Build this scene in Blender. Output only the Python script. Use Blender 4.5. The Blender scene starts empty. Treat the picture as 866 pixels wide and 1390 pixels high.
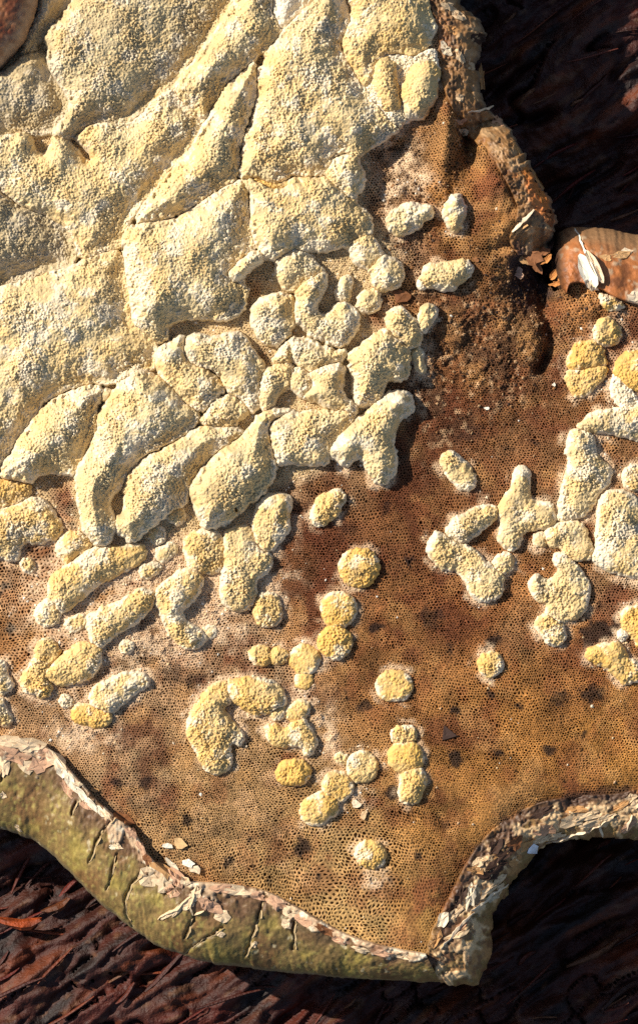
import bpy, math, random
import numpy as np
from mathutils import Vector

# ---------------------------------------------------------------- camera, sky, sun, exposure
S = 1e-4                       # one unit of the working drawing = 0.1 mm
CX, CY = 433.0, 695.0
scene = bpy.context.scene
col = scene.collection

cam_d = bpy.data.cameras.new("camera")
cam = bpy.data.objects.new("camera", cam_d)
col.objects.link(cam)
CAM_Z = 0.80
cam.location = (0, 0, CAM_Z)
cam.rotation_euler = (0, 0, 0)
cam_d.sensor_fit = 'VERTICAL'
cam_d.sensor_height = 36.0
cam_d.lens = 36.0 * (CAM_Z - 0.0008) / (1390 * S)
cam_d.clip_start = 0.01
cam_d.clip_end = 50.0
scene.camera = cam

SUN_EL = math.radians(38)
SUN_AZ = math.radians(27)      # light runs to the right and this far down the picture
travel = Vector((math.cos(SUN_AZ) * math.cos(SUN_EL), -math.sin(SUN_AZ) * math.cos(SUN_EL), -math.sin(SUN_EL)))
sun_d = bpy.data.lights.new("sun", 'SUN')
sun_d.energy = 4.6
sun_d.angle = math.radians(0.6)
sun_d.color = (1.0, 0.92, 0.79)
sun = bpy.data.objects.new("sun", sun_d)
col.objects.link(sun)
sun.location = (-0.5, 0.25, 0.5)
sun.rotation_euler = travel.to_track_quat('-Z', 'Y').to_euler()

world = bpy.data.worlds.new("World")
scene.world = world
world.use_nodes = True
wn = world.node_tree
sky = wn.nodes.new('ShaderNodeTexSky')
sky.sky_type = 'NISHITA'
sky.sun_disc = False
sky.sun_elevation = SUN_EL
sky.sun_rotation = math.atan2(-travel.x, -travel.y)
bg = wn.nodes['Background']
bg.inputs['Strength'].default_value = 0.08
wn.links.new(sky.outputs[0], bg.inputs['Color'])

scene.cycles.use_denoising = False
vs = scene.view_settings
vs.view_transform = 'Standard'
vs.look = 'None'
vs.gamma = 1.0
vs.use_curve_mapping = False
vs.exposure = 0.66

# ---------------------------------------------------------------- numeric helpers
def hash2(ix, iy, seed):
    h = (ix.astype(np.int64) * 374761393 + iy.astype(np.int64) * 668265263 + seed * 1274126177) & 0xFFFFFFFF
    h = ((h ^ (h >> 13)) * 1103515245) & 0xFFFFFFFF
    h = ((h ^ (h >> 16)) * 2246822519) & 0xFFFFFFFF
    return ((h ^ (h >> 15)) & 0xFFFFFF) / float(0x1000000)

def vnoise(x, y, sc, seed=0):
    u = np.asarray(x, float) / sc; v = np.asarray(y, float) / sc
    iu = np.floor(u); iv = np.floor(v)
    fu = u - iu; fv = v - iv
    fu = fu * fu * fu * (fu * (fu * 6 - 15) + 10); fv = fv * fv * fv * (fv * (fv * 6 - 15) + 10)
    a = hash2(iu, iv, seed); b = hash2(iu + 1, iv, seed); c = hash2(iu, iv + 1, seed); d = hash2(iu + 1, iv + 1, seed)
    return ((a + (b - a) * fu) * (1 - fv) + (c + (d - c) * fu) * fv) * 2 - 1

def fbm(x, y, sc, seed=0, oct=3, gain=0.5):
    t = 0; a = 1; n = 0
    for i in range(oct):
        t = t + a * vnoise(x + 17.3 * i, y - 9.1 * i, sc, seed + i * 31); n += a
        a *= gain; sc *= 0.5
    return t / n

def worley(x, y, pitch, seed=0, jit=0.8, hexa=False):
    u = np.asarray(x, float) / pitch; v = np.asarray(y, float) / (pitch * (0.88 if hexa else 1.0))
    iu = np.floor(u); iv = np.floor(v)
    f1 = np.full(u.shape, 9.0); f2 = np.full(u.shape, 9.0); cid = np.zeros(u.shape)
    for dy in (-1, 0, 1):
        for dx in (-1, 0, 1):
            cx = iu + dx; cy = iv + dy
            px = cx + 0.5 + (hash2(cx, cy, seed) - 0.5) * jit
            if hexa: px = px + 0.5 * (np.mod(cy, 2)) - 0.25
            py = cy + 0.5 + (hash2(cx, cy, seed + 77) - 0.5) * jit
            d = np.sqrt((px - u) ** 2 + ((py - v) * (0.88 if hexa else 1.0)) ** 2)
            m = d < f1
            f2 = np.where(m, f1, np.minimum(f2, d))
            cid = np.where(m, hash2(cx, cy, seed + 5), cid)
            f1 = np.where(m, d, f1)
    return f1, f2, cid

def sstep(a, b, x):
    t = np.clip((x - a) / (b - a), 0, 1)
    return t * t * (3 - 2 * t)

def lin(c):
    c = np.asarray(c, float) / 255.0
    return np.where(c <= 0.04045, c / 12.92, ((c + 0.055) / 1.055) ** 2.4)

def mix(a, b, t):
    t = np.asarray(t)[..., None]
    return a * (1 - t) + b * t

def chaikin(p, n=2):
    p = np.asarray(p, float)
    for _ in range(n):
        q = np.roll(p, -1, axis=0)
        p = np.stack([0.75 * p + 0.25 * q, 0.25 * p + 0.75 * q], 1).reshape(-1, 2)
    return p

def spline(p, n=4):
    p = np.asarray(p, float)
    p0, p1, p2, p3 = np.roll(p, 1, 0), p, np.roll(p, -1, 0), np.roll(p, -2, 0)
    out = []
    for k in range(n):
        t = k / n
        out.append(0.5 * (2 * p1 + (p2 - p0) * t * .8 + (2 * p0 - 5 * p1 + 4 * p2 - p3) * t ** 2 * .8 + (3 * p1 - p0 - 3 * p2 + p3) * t ** 3 * .8) + (0.2 * ((p2 - p1) * t) if t else 0))
    return np.stack(out, 1).reshape(-1, 2)

def poly_sdf(poly, X, Y):
    """signed distance, positive inside"""
    shp = X.shape; x = X.ravel(); y = Y.ravel()
    best = np.full(x.shape, 1e12); ins = np.zeros(x.shape, bool)
    n = len(poly)
    for i in range(n):
        ax, ay = poly[i]; bx, by = poly[(i + 1) % n]
        ex, ey = bx - ax, by - ay
        t = np.clip(((x - ax) * ex + (y - ay) * ey) / (ex * ex + ey * ey + 1e-9), 0, 1)
        d = (x - ax - t * ex) ** 2 + (y - ay - t * ey) ** 2
        np.minimum(best, d, out=best)
        if ay != by:
            c = (ay > y) != (by > y)
            ins ^= c & (x < ex * (y - ay) / (by - ay) + ax)
    d = np.sqrt(best)
    return np.where(ins, d, -d).reshape(shp)

def stroke_sdf(pts, X, Y):
    """union of round tapered segments, positive inside"""
    best = np.full(X.shape, -1e9)
    if len(pts) == 1: pts = [pts[0], (pts[0][0] + 0.01, pts[0][1], pts[0][2])]
    ds = []
    for (ax, ay, ar), (bx, by, br) in zip(pts[:-1], pts[1:]):
        ex, ey = bx - ax, by - ay
        t = np.clip(((X - ax) * ex + (Y - ay) * ey) / (ex * ex + ey * ey + 1e-9), 0, 1)
        d = ar + (br - ar) * t - np.sqrt((X - ax - t * ex) ** 2 + (Y - ay - t * ey) ** 2)
        best = np.maximum(best, d)
    return best

def seg_dist(pts, X, Y):
    best = np.full(X.shape, 1e9)
    for (ax, ay), (bx, by) in zip(pts[:-1], pts[1:]):
        ex, ey = bx - ax, by - ay
        t = np.clip(((X - ax) * ex + (Y - ay) * ey) / (ex * ex + ey * ey + 1e-9), 0, 1)
        best = np.minimum(best, np.hypot(X - ax - t * ex, Y - ay - t * ey))
    return best

def gauss(X, Y, cx, cy, sx, sy, ang=0.0):
    c, s = math.cos(ang), math.sin(ang)
    dx, dy = X - cx, Y - cy
    return np.exp(-(((dx * c + dy * s) / sx) ** 2 + ((-dx * s + dy * c) / sy) ** 2))

# ---------------------------------------------------------------- mesh helpers
def build(name, V, F, mat, C=None, parent=None, origin=None, smooth=True, extra=None):
    """V in drawing units (x right, y down, z up); F an (n,3|4) index array"""
    V = np.asarray(V, float); F = np.asarray(F, np.int32)
    used = np.zeros(len(V), bool); used[F.ravel()] = True
    idx = np.cumsum(used) - 1
    V = V[used]; F = idx[F]
    W = np.stack([(V[:, 0] - CX) * S, (CY - V[:, 1]) * S, V[:, 2] * S], 1)
    if origin is None:
        o = np.array([(W[:, 0].min() + W[:, 0].max()) / 2, (W[:, 1].min() + W[:, 1].max()) / 2, W[:, 2].min()])
    else:
        o = np.asarray(origin, float)
    if parent is not None: po = np.array(world_loc[parent.name])
    else: po = np.zeros(3)
    W = W - o
    F = F[:, ::-1]                      # y is flipped, so flip the winding
    me = bpy.data.meshes.new(name)
    k = F.shape[1]
    me.vertices.add(len(W)); me.vertices.foreach_set('co', W.astype(np.float32).ravel())
    me.loops.add(F.size); me.loops.foreach_set('vertex_index', np.ascontiguousarray(F).ravel().astype(np.int32))
    me.polygons.add(len(F)); me.polygons.foreach_set('loop_start', np.arange(0, F.size, k, dtype=np.int32))
    me.polygons.foreach_set('use_smooth', np.full(len(F), smooth))
    me.update(calc_edges=True)
    if C is not None:
        C = np.asarray(C, float)[used]
        rgba = np.ones((len(C), 4), np.float32); rgba[:, :3] = C
        at = me.attributes.new('Col', 'FLOAT_COLOR', 'POINT'); at.data.foreach_set('color', rgba.ravel())
    me.materials.append(mat)
    ob = bpy.data.objects.new(name, me)
    col.objects.link(ob)
    ob.location = o - po
    if parent is not None: ob.parent = parent
    world_loc[ob.name] = tuple(o)
    return ob
world_loc = {}

def tag(o, label=None, cat=None, group=None, kind=None):
    if label: o['label'] = label
    if cat: o['category'] = cat
    if group: o['group'] = group
    if kind: o['kind'] = kind
    return o

def grid_faces(nx, ny):
    i = np.arange(nx - 1); j = np.arange(ny - 1)
    I, J = np.meshgrid(i, j)
    a = (J * nx + I).ravel()
    return np.stack([a, a + 1, a + nx + 1, a + nx], 1)

# ---------------------------------------------------------------- materials
def material(name, rough=0.85, spec=0.25, var=0.12, vscale=4000, bump=0.4, bdist=0.00006, bscale=9000, sss=0.0, coat=0.0):
    m = bpy.data.materials.new(name); m.use_nodes = True
    nt = m.node_tree; b = nt.nodes['Principled BSDF']
    at = nt.nodes.new('ShaderNodeAttribute'); at.attribute_name = 'Col'
    tc = nt.nodes.new('ShaderNodeTexCoord')
    n1 = nt.nodes.new('ShaderNodeTexNoise'); n1.inputs['Scale'].default_value = vscale; n1.inputs['Detail'].default_value = 4
    nt.links.new(tc.outputs['Object'], n1.inputs['Vector'])
    mr = nt.nodes.new('ShaderNodeMapRange')
    mr.inputs['From Min'].default_value = 0.25; mr.inputs['From Max'].default_value = 0.75
    mr.inputs['To Min'].default_value = 1 - var; mr.inputs['To Max'].default_value = 1 + var
    nt.links.new(n1.outputs['Fac'], mr.inputs['Value'])
    mm = nt.nodes.new('ShaderNodeVectorMath'); mm.operation = 'SCALE'
    nt.links.new(at.outputs['Color'], mm.inputs[0]); nt.links.new(mr.outputs[0], mm.inputs['Scale'])
    nt.links.new(mm.outputs[0], b.inputs['Base Color'])
    n2 = nt.nodes.new('ShaderNodeTexNoise'); n2.inputs['Scale'].default_value = bscale; n2.inputs['Detail'].default_value = 5
    nt.links.new(tc.outputs['Object'], n2.inputs['Vector'])
    bp = nt.nodes.new('ShaderNodeBump'); bp.inputs['Strength'].default_value = bump; bp.inputs['Distance'].default_value = bdist
    nt.links.new(n2.outputs['Fac'], bp.inputs['Height'])
    nt.links.new(bp.outputs[0], b.inputs['Normal'])
    r2 = nt.nodes.new('ShaderNodeMapRange')
    r2.inputs['To Min'].default_value = max(0.05, rough - 0.12); r2.inputs['To Max'].default_value = min(1, rough + 0.12)
    nt.links.new(n1.outputs['Fac'], r2.inputs['Value']); nt.links.new(r2.outputs[0], b.inputs['Roughness'])
    b.inputs['Specular IOR Level'].default_value = spec
    if sss:
        b.inputs['Subsurface Weight'].default_value = sss
        b.inputs['Subsurface Radius'].default_value = (1.0, 0.6, 0.3)
        b.inputs['Subsurface Scale'].default_value = 0.0002
    if coat: b.inputs['Coat Weight'].default_value = coat; b.inputs['Coat Roughness'].default_value = 0.3
    return m

M_CUSHION = material('granular_crust', rough=0.95, spec=0.1, var=0.10, vscale=5000, bump=0.5)
nt = M_CUSHION.node_tree
_b = nt.nodes['Principled BSDF']; _bp = next(n for n in nt.nodes if n.type == 'BUMP'); _tc = next(n for n in nt.nodes if n.type == 'TEX_COORD')
_v = nt.nodes.new('ShaderNodeTexVoronoi'); _v.feature = 'F1'; _v.inputs['Scale'].default_value = 4200
nt.links.new(_tc.outputs['Object'], _v.inputs['Vector'])
_b2 = nt.nodes.new('ShaderNodeBump'); _b2.invert = True; _b2.inputs['Strength'].default_value = 0.42; _b2.inputs['Distance'].default_value = 0.00012
nt.links.new(_v.outputs['Distance'], _b2.inputs['Height']); nt.links.new(_bp.outputs[0], _b2.inputs['Normal']); nt.links.new(_b2.outputs[0], _b.inputs['Normal'])
M_PORE = material('pore_tissue', rough=0.8, spec=0.2, var=0.18, vscale=2500, bump=0.4)
M_RIM = material('rind', rough=0.55, spec=0.4, var=0.22, vscale=1600, bump=0.5, bdist=0.0001, bscale=4000)
M_FLAKE = material('papery_peel', rough=0.75, spec=0.25, var=0.15, vscale=2500, bump=0.5, bdist=0.00008, bscale=5000)
M_WOOD = material('rotten_wood', rough=0.6, spec=0.35, var=0.35, vscale=900, bump=0.8, bdist=0.0003, bscale=2500)
M_LUMP = material('dark_rind', rough=0.5, spec=0.45, var=0.25, vscale=1800, bump=0.6, bdist=0.0001, bscale=3500)
# ---------------------------------------------------------------- what grows where (drawing units: x right, y down)
# (outline polygon | rounded strokes, label, options H height, y yellowness, t slope away from the light, g grow, k grey tint painting shade)
def P(*v): return ('P', [(v[i], v[i + 1]) for i in range(0, len(v), 2)])
def R(*v): return ('R', [(v[i], v[i + 1], v[i + 2]) for i in range(0, len(v), 3)])

CUSHIONS = [
 # the broad plates, top
 (P(102,-40,100,0,85,25,62,55,68,75,70,97,84,118,95,136,94,152,82,166,74,180,84,190,99,188,114,175,134,165,160,166,182,163,196,146,212,132,236,119,250,96,280,60,300,30,316,0,325,-40),
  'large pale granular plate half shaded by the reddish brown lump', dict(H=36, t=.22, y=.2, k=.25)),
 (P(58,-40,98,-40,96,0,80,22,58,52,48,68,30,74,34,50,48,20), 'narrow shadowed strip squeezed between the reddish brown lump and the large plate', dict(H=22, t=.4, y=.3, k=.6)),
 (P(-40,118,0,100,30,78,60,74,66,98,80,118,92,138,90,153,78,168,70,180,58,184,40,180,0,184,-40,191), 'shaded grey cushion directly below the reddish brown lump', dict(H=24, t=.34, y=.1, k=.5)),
 (P(-40,192,0,186,32,182,46,190,50,204,60,208,70,196,74,188,90,190,100,196,110,208,124,217,116,203,104,190,116,178,136,168,162,169,184,166,198,150,214,136,236,122,246,140,262,150,274,172,262,192,249,212,222,240,198,270,178,297,166,325,163,336,150,337,118,349,108,347,103,327,88,305,57,290,42,284,25,277,13,266,0,257,-40,240),
  'widest pale plate with a short crack and a small dark pit at its upper edge', dict(H=32, t=.06, y=.3)),
 (P(332,-40,320,0,302,32,282,62,252,98,240,120,250,139,264,148,277,166,290,143,308,110,338,88,360,70,376,50,380,38,370,20,368,0,366,-40), 'straight diagonal strip of crust below the bright white smooth patch', dict(H=30, y=.4)),
 (P(372,-40,372,0,375,28,385,40,404,22,424,8,432,-10,430,-40), 'small bright white smooth patch at the top edge', dict(H=20, y=0, w=1)),
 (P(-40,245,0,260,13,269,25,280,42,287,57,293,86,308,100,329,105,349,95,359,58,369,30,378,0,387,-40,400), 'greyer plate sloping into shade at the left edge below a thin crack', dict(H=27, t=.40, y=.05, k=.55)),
 (P(346,90,347,130,337,162,326,198,323,230,318,246,290,261,258,283,244,291,225,297,204,301,185,301,200,274,224,245,252,215,278,172,293,147,311,115,340,92), 'long slanting strip with a bright white left edge above the folded plate', dict(H=36, t=.08, y=.35)),
 (P(430,-8,404,25,386,43,378,54,352,90,352,130,343,162,331,200,328,235,331,242,345,240,360,248,375,252,388,245,400,236,420,238,440,236,447,226,451,211,470,206,484,211,514,197,541,178,525,160,511,143,497,124,484,108,470,85,461,66,468,40,474,20,470,0,470,-40,435,-40),
  'big yellowish plate just above the orange filled crack', dict(H=34, y=.42)),
 (P(474,-40,474,0,478,20,470,45,465,66,474,84,488,107,497,118,506,105,512,85,525,72,545,70,560,75,580,60,592,40,585,10,570,-20,565,-40), 'yellow plate at the top edge beside the ragged flaky margin', dict(H=30, y=.6)),
 (P(506,108,520,74,560,78,588,64,595,85,590,102,548,105,550,150,552,166,540,174,520,156,508,138,498,122), 'low frosty white crust around the two upright yellow ovals', dict(H=14, y=.05, w=.5)),
 (R(523,92,13,522,115,16,530,140,13), 'slim upright yellow oval set in frosty crust', dict(H=24, y=.8, ns=1)),
 (R(576,104,20,569,128,24,566,146,17), 'plump upright yellow oval nearest the ragged flaky margin', dict(H=26, y=.7, ns=1)),
 (P(186,304,206,304,228,300,248,294,262,286,292,265,320,250,328,247,338,262,337,290,339,320,345,338,338,352,326,366,322,378,333,386,337,398,331,420,318,434,294,437,262,433,242,437,228,444,226,460,214,464,200,452,184,438,180,420,175,385,172,360,168,328,176,310),
  'folded pale plate with bright rounded left end in the middle of the crust', dict(H=42, y=.35, t=.05)),
 (R(346,352,9,332,364,9,320,374,7), 'small crooked knob on the right end of the folded plate', dict(H=36, y=.4, ns=1)),
 (P(330,248,345,246,360,253,374,257,392,248,402,242,425,244,440,243,452,247,470,262,490,278,504,290,508,308,500,318,480,325,470,335,450,341,436,343,425,340,410,338,400,335,385,345,370,352,358,350,352,338,343,320,341,290,342,262),
  'broad yellowish plate just below the orange filled crack', dict(H=36, y=.42, t=.06)),
 (P(343,241,358,246,374,250,392,243,397,250,380,263,360,259,346,250), 'deep orange yellow filling in the crack between two plates', dict(H=17, y=1, g=0.5)),
 (P(380,350,400,340,418,345,430,353,440,366,432,384,412,390,395,394,380,386,372,368), 'uneven cushion tucked under the broad yellowish plate', dict(H=22, y=.3)),
 (P(443,237,452,222,470,211,485,216,494,232,495,250,485,265,475,272,462,260,452,252), 'blunt wedge shaped cushion at the right end of the black crack', dict(H=28, y=.3)),
 (R(496,342,22), 'upper of two touching round cushions beside the broad yellowish plate', dict(H=18, y=.4)),
 (R(526,371,23), 'lower of two touching round cushions beside the broad yellowish plate', dict(H=20, y=.35)),
 (R(501,409,16.5), 'small round cushion below the two touching round ones', dict(H=14, y=.4)),
 (R(543,301,19,560,293,19,577,288,12), 'grey topped bean shaped cushion in the brown hollow', dict(H=18, y=.3)),
 (R(619,272,9,617,288,17,617,303,12), 'upright almond shaped cushion alone on the brown ridge', dict(H=18, y=.55)),
 (R(588,373,17,606,375,20,628,365,14), 'bright yellow bean lying on brown tissue below the almond shaped cushion', dict(H=18, y=.65)),
 (R(572,387,6), 'tiny white bead beside the bright yellow bean', dict(H=7, y=0, w=.8)),
 # middle of the crust
 (P(262,452,290,457,322,448,338,466,350,481,358,496,356,512,352,534,350,554,342,562,332,546,318,536,308,528,298,510,284,500,270,498,254,486,250,470), 'arched cushion below the folded plate, dark cavity at its right', dict(H=28, y=.3)),
 (P(214,476,230,462,246,453,252,470,252,486,262,497,280,502,294,514,304,530,288,545,272,560,255,548,238,532,224,516,213,500), 'squat cushion with jagged crack under the folded plate', dict(H=26, y=.4)),
 (P(276,565,285,552,300,540,310,535,322,543,334,552,337,560,325,572,315,580,298,580,280,578,269,572), 'small wedge cushion in the crack above the big egg shaped one', dict(H=20, y=.3)),
 (P(190,504,200,504,225,518,238,534,255,550,270,563,268,573,252,589,238,597,212,610,193,621,174,643,165,662,153,672,150,684,155,702,157,719,152,734,135,740,119,727,109,702,103,676,102,651,109,630,127,600,132,588,133,566,142,550,152,532,164,519),
  'large comma shaped cushion with a bright curved left edge', dict(H=36, y=.32, t=.06)),
 (P(272,578,300,583,322,582,330,590,305,605,285,620,265,645,257,665,250,684,225,702,212,713,195,722,188,732,176,735,163,727,158,710,168,690,167,665,177,644,195,623,214,613,240,600,254,592), 'curved cushion between the comma shaped one and the big egg', dict(H=30, y=.35, t=.06)),
 (P(378,554,362,559,343,574,328,596,305,610,287,624,267,646,259,665,261,680,267,697,277,715,290,717,309,711,320,699,343,681,365,660,376,645,375,628,368,610,364,590,367,575,376,566,390,562,395,556), 'big smooth edged egg shaped cushion in the lower crust', dict(H=36, y=.33, t=.1)),
 (P(380,565,396,558,420,558,448,560,470,558,483,563,476,577,460,590,450,602,446,622,440,632,420,632,400,630,383,634,377,628,371,610,367,592,370,576), 'broad cushion between the big egg and the Y shaped cushion', dict(H=28, y=.25)),
 (P(422,505,440,497,460,493,468,500,466,520,468,535,480,545,486,556,480,562,466,556,448,553,430,548,415,543,416,530,424,520), 'cushion wedged against the left side of the hammer shaped one', dict(H=26, y=.32)),
 (P(474,479,489,466,509,452,527,448,538,460,555,474,556,494,553,512,540,518,524,518,519,537,509,547,489,552,481,545,479,527,479,509,474,494), 'hammer shaped cushion with a squared right end above the Y shaped one', dict(H=30, y=.3)),
 (P(527,533,545,529,560,537,564,550,557,561,545,571,538,588,535,603,538,620,538,638,527,656,514,658,502,648,494,630,489,622,481,628,469,636,453,625,447,611,463,590,484,570,509,550), 'Y shaped pale cushion with one thick arm reaching onto bare brown pores', dict(H=26, y=.28)),
 (P(401,425,401,402,408,384,420,372,440,370,445,385,438,402,432,420,442,425,455,415,468,412,480,418,489,430,486,447,477,463,461,471,446,467,425,455,405,442), 'hooked cushion curling around a hollow in the middle of the crust', dict(H=26, y=.35)),
 (R(465,398,11,470,383,10), 'small upright nub beside the hooked cushion', dict(H=14, y=.3)),
 (R(540,433,17,548,445,19,558,458,14), 'leaning oval cushion above the squared end of the hammer shaped one', dict(H=20, y=.4)),
 (R(582,424,13,576,440,9), 'small cushion leaning on the right of the leaning oval', dict(H=15, y=.35)),
 (P(341,418,352,405,373,396,393,402,399,415,398,438,393,458,378,468,365,471,355,463,347,451,341,435), 'rounded square cushion right of the black cavity', dict(H=26, y=.38)),
 (P(393,462,402,456,420,462,440,470,455,475,468,474,470,485,458,492,440,498,425,503,412,500,400,490,392,478), 'flat cushion under the hooked cushion', dict(H=20, y=.2)),
 (P(356,510,364,500,378,494,392,492,397,505,395,520,385,530,376,540,370,552,358,556,352,548,353,530), 'bent cushion on the left of a dark slit', dict(H=22, y=.35)),
 (P(398,505,408,498,420,508,424,520,418,532,408,538,398,530,394,518), 'small round edged cushion right of the dark slit', dict(H=20, y=.35)),
 (P(378,476,392,463,398,480,392,490,378,492,370,486), 'tiny filler cushion below the rounded square one', dict(H=15, y=.25)),
 (P(-40,400,0,391,30,384,60,374,98,363,120,354,150,343,161,342,167,350,169,365,173,390,177,420,178,438,190,448,205,460,212,470,211,490,206,501,190,501,164,515,154,520,148,523,140,520,125,518,108,522,90,528,70,540,58,548,50,560,38,576,14,610,0,630,-40,640),
  'huge pale plate filling the left edge below the greyer plate', dict(H=34, y=.33, t=.05)),
 (P(112,526,127,524,141,530,136,545,130,558,130,578,129,590,118,606,108,625,99,643,78,645,62,644,48,650,38,655,20,650,4,646,4,630,18,612,40,580,60,554,80,540), 'sloping cushion under the huge plate, left of the comma shaped one', dict(H=32, y=.35, t=.04)),
 (R(146,537,6.5), 'tiny bead in the crack above the comma shaped cushion', dict(H=20, y=.3)),
 (P(-40,650,0,650,30,655,40,662,38,675,20,685,0,690,-40,695), 'short yellow cushion at the left edge above the red brown patch', dict(H=22, y=.55)),
 (P(-40,702,0,694,30,682,50,676,66,682,75,700,86,715,80,728,60,735,48,738,34,735,28,745,25,757,10,760,0,755,-40,755), 'wide yellowish cushion at the left edge just below the red brown patch', dict(H=26, y=.45)),
 (P(78,740,85,728,98,722,112,726,124,740,112,752,100,760,94,766,84,758,77,750), 'small cushion touching the foot of the comma shaped one', dict(H=18, y=.5)),
 (P(70,785,95,765,115,752,135,743,165,742,192,738,199,752,185,768,160,780,137,792,120,806,106,817,88,830,73,818,67,800), 'long yellow sausage shaped cushion under the comma shaped one', dict(H=26, y=.5)),
 (R(65,833,17), 'small round cushion at the lower end of the long yellow sausage', dict(H=13, y=.4)),
 (P(119,843,137,826,163,818,190,800,208,803,206,822,185,846,157,861,137,878,122,866), 'paler sausage shaped cushion, second of the slanting row', dict(H=24, y=.4)),
 (P(63,912,84,892,107,874,127,877,136,884,135,902,119,922,89,930,71,925), 'third and shortest sausage shaped cushion of the slanting row', dict(H=20, y=.5)),
 (R(64,884,16), 'round cushion on the upper left of the shortest sausage', dict(H=13, y=.5)),
 (R(53,908,13,47,925,18,58,935,12), 'lumpy cushion hugging the left end of the shortest sausage', dict(H=14, y=.55)),
 (P(124,943,137,927,165,915,188,912,203,920,201,931,188,938,173,950,157,963,145,967,127,957), 'tapering cushion with dark shadow below, nearest the olive rim', dict(H=19, y=.45)),
 (R(112,970,14,130,973,14,142,975,10), 'flat yellow cushion below the tapering one', dict(H=13, y=.7)),
 (R(-8,916,21,4,928,13), 'grey sided cushion cut by the left edge above the olive rim', dict(H=20, y=.3)),
 (R(-6,968,19,6,976,10), 'lowest cushion at the left edge, close to the olive rim', dict(H=18, y=.4)),
 (P(252,735,265,722,285,720,300,728,305,745,303,765,294,776,280,778,262,773,254,755), 'blunt cushion above the hook shaped one, below the big egg', dict(H=20, y=.42)),
 (P(228,786,242,776,262,774,276,786,270,808,256,822,248,832,257,845,278,860,277,873,257,882,234,866,220,842,213,806), 'hook shaped cushion curling around dark pores', dict(H=22, y=.4)),
 (P(304,727,312,717,332,712,342,722,350,742,365,752,370,763,363,778,348,788,349,812,337,827,319,830,304,821,298,800,302,780,304,757), 'upright thick cushion like a boot with its toe to the right', dict(H=24, y=.33)),
 (P(343,702,352,681,365,671,388,669,398,679,393,697,393,722,383,737,368,749,353,742,345,722), 'upright oval cushion on the right shoulder of the boot shaped one', dict(H=24, y=.4)),
 (R(240,700,12), 'little cushion left of a small black hole', dict(H=12, y=.35)),
 (R(214,726,11), 'little lump between the big egg and the long yellow sausage', dict(H=9, y=.35)),
 (R(286,858,8), 'tiny pale dot off the tip of the hook shaped cushion', dict(H=7, y=.25)),
 # discs on the brown pores
 (R(434,700,14,444,688,18,457,676,12), 'short slanting capsule on dark brown pores below the Y shaped cushion', dict(H=15, y=.5)),
 (R(486,771,26,489,770,26), 'largest round yellow disc alone on dark brown pores', dict(H=15, y=.8)),
 (R(460,827,24), 'upper yellow disc of the stacked pair', dict(H=15, y=.75)),
 (R(455,872,23), 'lower yellow disc of the stacked pair', dict(H=14, y=.75)),
 (R(364,822,18,364,832,20), 'round disc beside the foot of the boot shaped cushion', dict(H=15, y=.55)),
 (R(353,890,14.5), 'left of two small touching discs', dict(H=10, y=.6)),
 (R(379,891,12.5), 'right and smaller of two small touching discs', dict(H=9, y=.65)),
 (R(414,895,20), 'yellow disc left of the stacked pair', dict(H=13, y=.7)),
 (R(412,925,12), 'small yellow knob under the disc left of the stacked pair', dict(H=9, y=.65)),
 (R(531,931,21,540,931,20), 'lone oval disc in the middle of plain ochre pores', dict(H=13, y=.75)),
 (R(665,902,17), 'lone small disc under a black smudge on ochre pores', dict(H=11, y=.6)),
 (P(253,984,261,963,276,941,294,925,306,927,312,940,316,952,304,962,317,979,329,990,332,1002,324,1012,315,1009,313,1022,318,1037,304,1050,291,1052,276,1042,266,1022,256,1002), 'left arm of the C shaped cushion with whitened outer edge', dict(H=22, y=.5)),
 (P(309,940,314,923,339,918,362,920,380,933,388,948,385,961,365,969,347,971,329,963,317,953), 'right arm of the C shaped cushion', dict(H=21, y=.55)),
 (R(377,968,11), 'small greyish knob at the tip of the C shape', dict(H=10, y=.3)),
 (R(401,968,12,408,961,12), 'small knob right of the tip of the C shape', dict(H=12, y=.5)),
 (P(358,989,372,984,383,990,398,981,411,976,423,989,431,1007,423,1024,413,1027,408,1017,393,1012,383,1014,367,1009,360,999), 'bow shaped yellow cushion under the tip of the C shape', dict(H=16, y=.65)),
 (R(392,1049,17,403,1048,18), 'deep yellow oval disc below the bow shaped cushion', dict(H=13, y=.85)),
 (R(428,1101,21,440,1094,19), 'large lower disc of the overlapping slanting pair', dict(H=16, y=.65)),
 (R(455,1064,18,463,1070,17), 'upper disc of the overlapping slanting pair', dict(H=15, y=.65)),
 (R(492,1041,21.5), 'round disc right of the overlapping slanting pair', dict(H=15, y=.6)),
 (R(463,1030,8), 'tiny pale bead left of a round disc', dict(H=7, y=.35)),
 (R(543,997,12,554,997,11), 'smallest top disc of the vertical chain of three', dict(H=11, y=.5)),
 (R(548,1028,21,555,1027,20), 'middle disc of the vertical chain of three', dict(H=15, y=.65)),
 (R(561,1060,19,557,1076,16), 'bottom oval of the vertical chain of three', dict(H=14, y=.55)),
 (R(502,1160,20,505,1162,19), 'lowest disc of all, alone near the pointed tip', dict(H=14, y=.6)),
 # right hand group
 (R(611,626,14,622,640,17,632,652,15), 'lone slanting bean on brown pores above the star shape', dict(H=15, y=.35)),
 (P(695,647,698,636,710,633,720,641,720,670,726,679,748,684,754,706,743,719,712,721,707,738,695,747,674,733,682,712,674,697,682,677,695,662), 'star shaped pale cushion with four blunt arms', dict(H=20, y=.22)),
 (P(603,720,611,707,636,692,662,684,674,690,674,702,657,720,636,733,621,735,609,728), 'upper bar of the pale V left of the star shape', dict(H=17, y=.25)),
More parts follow.
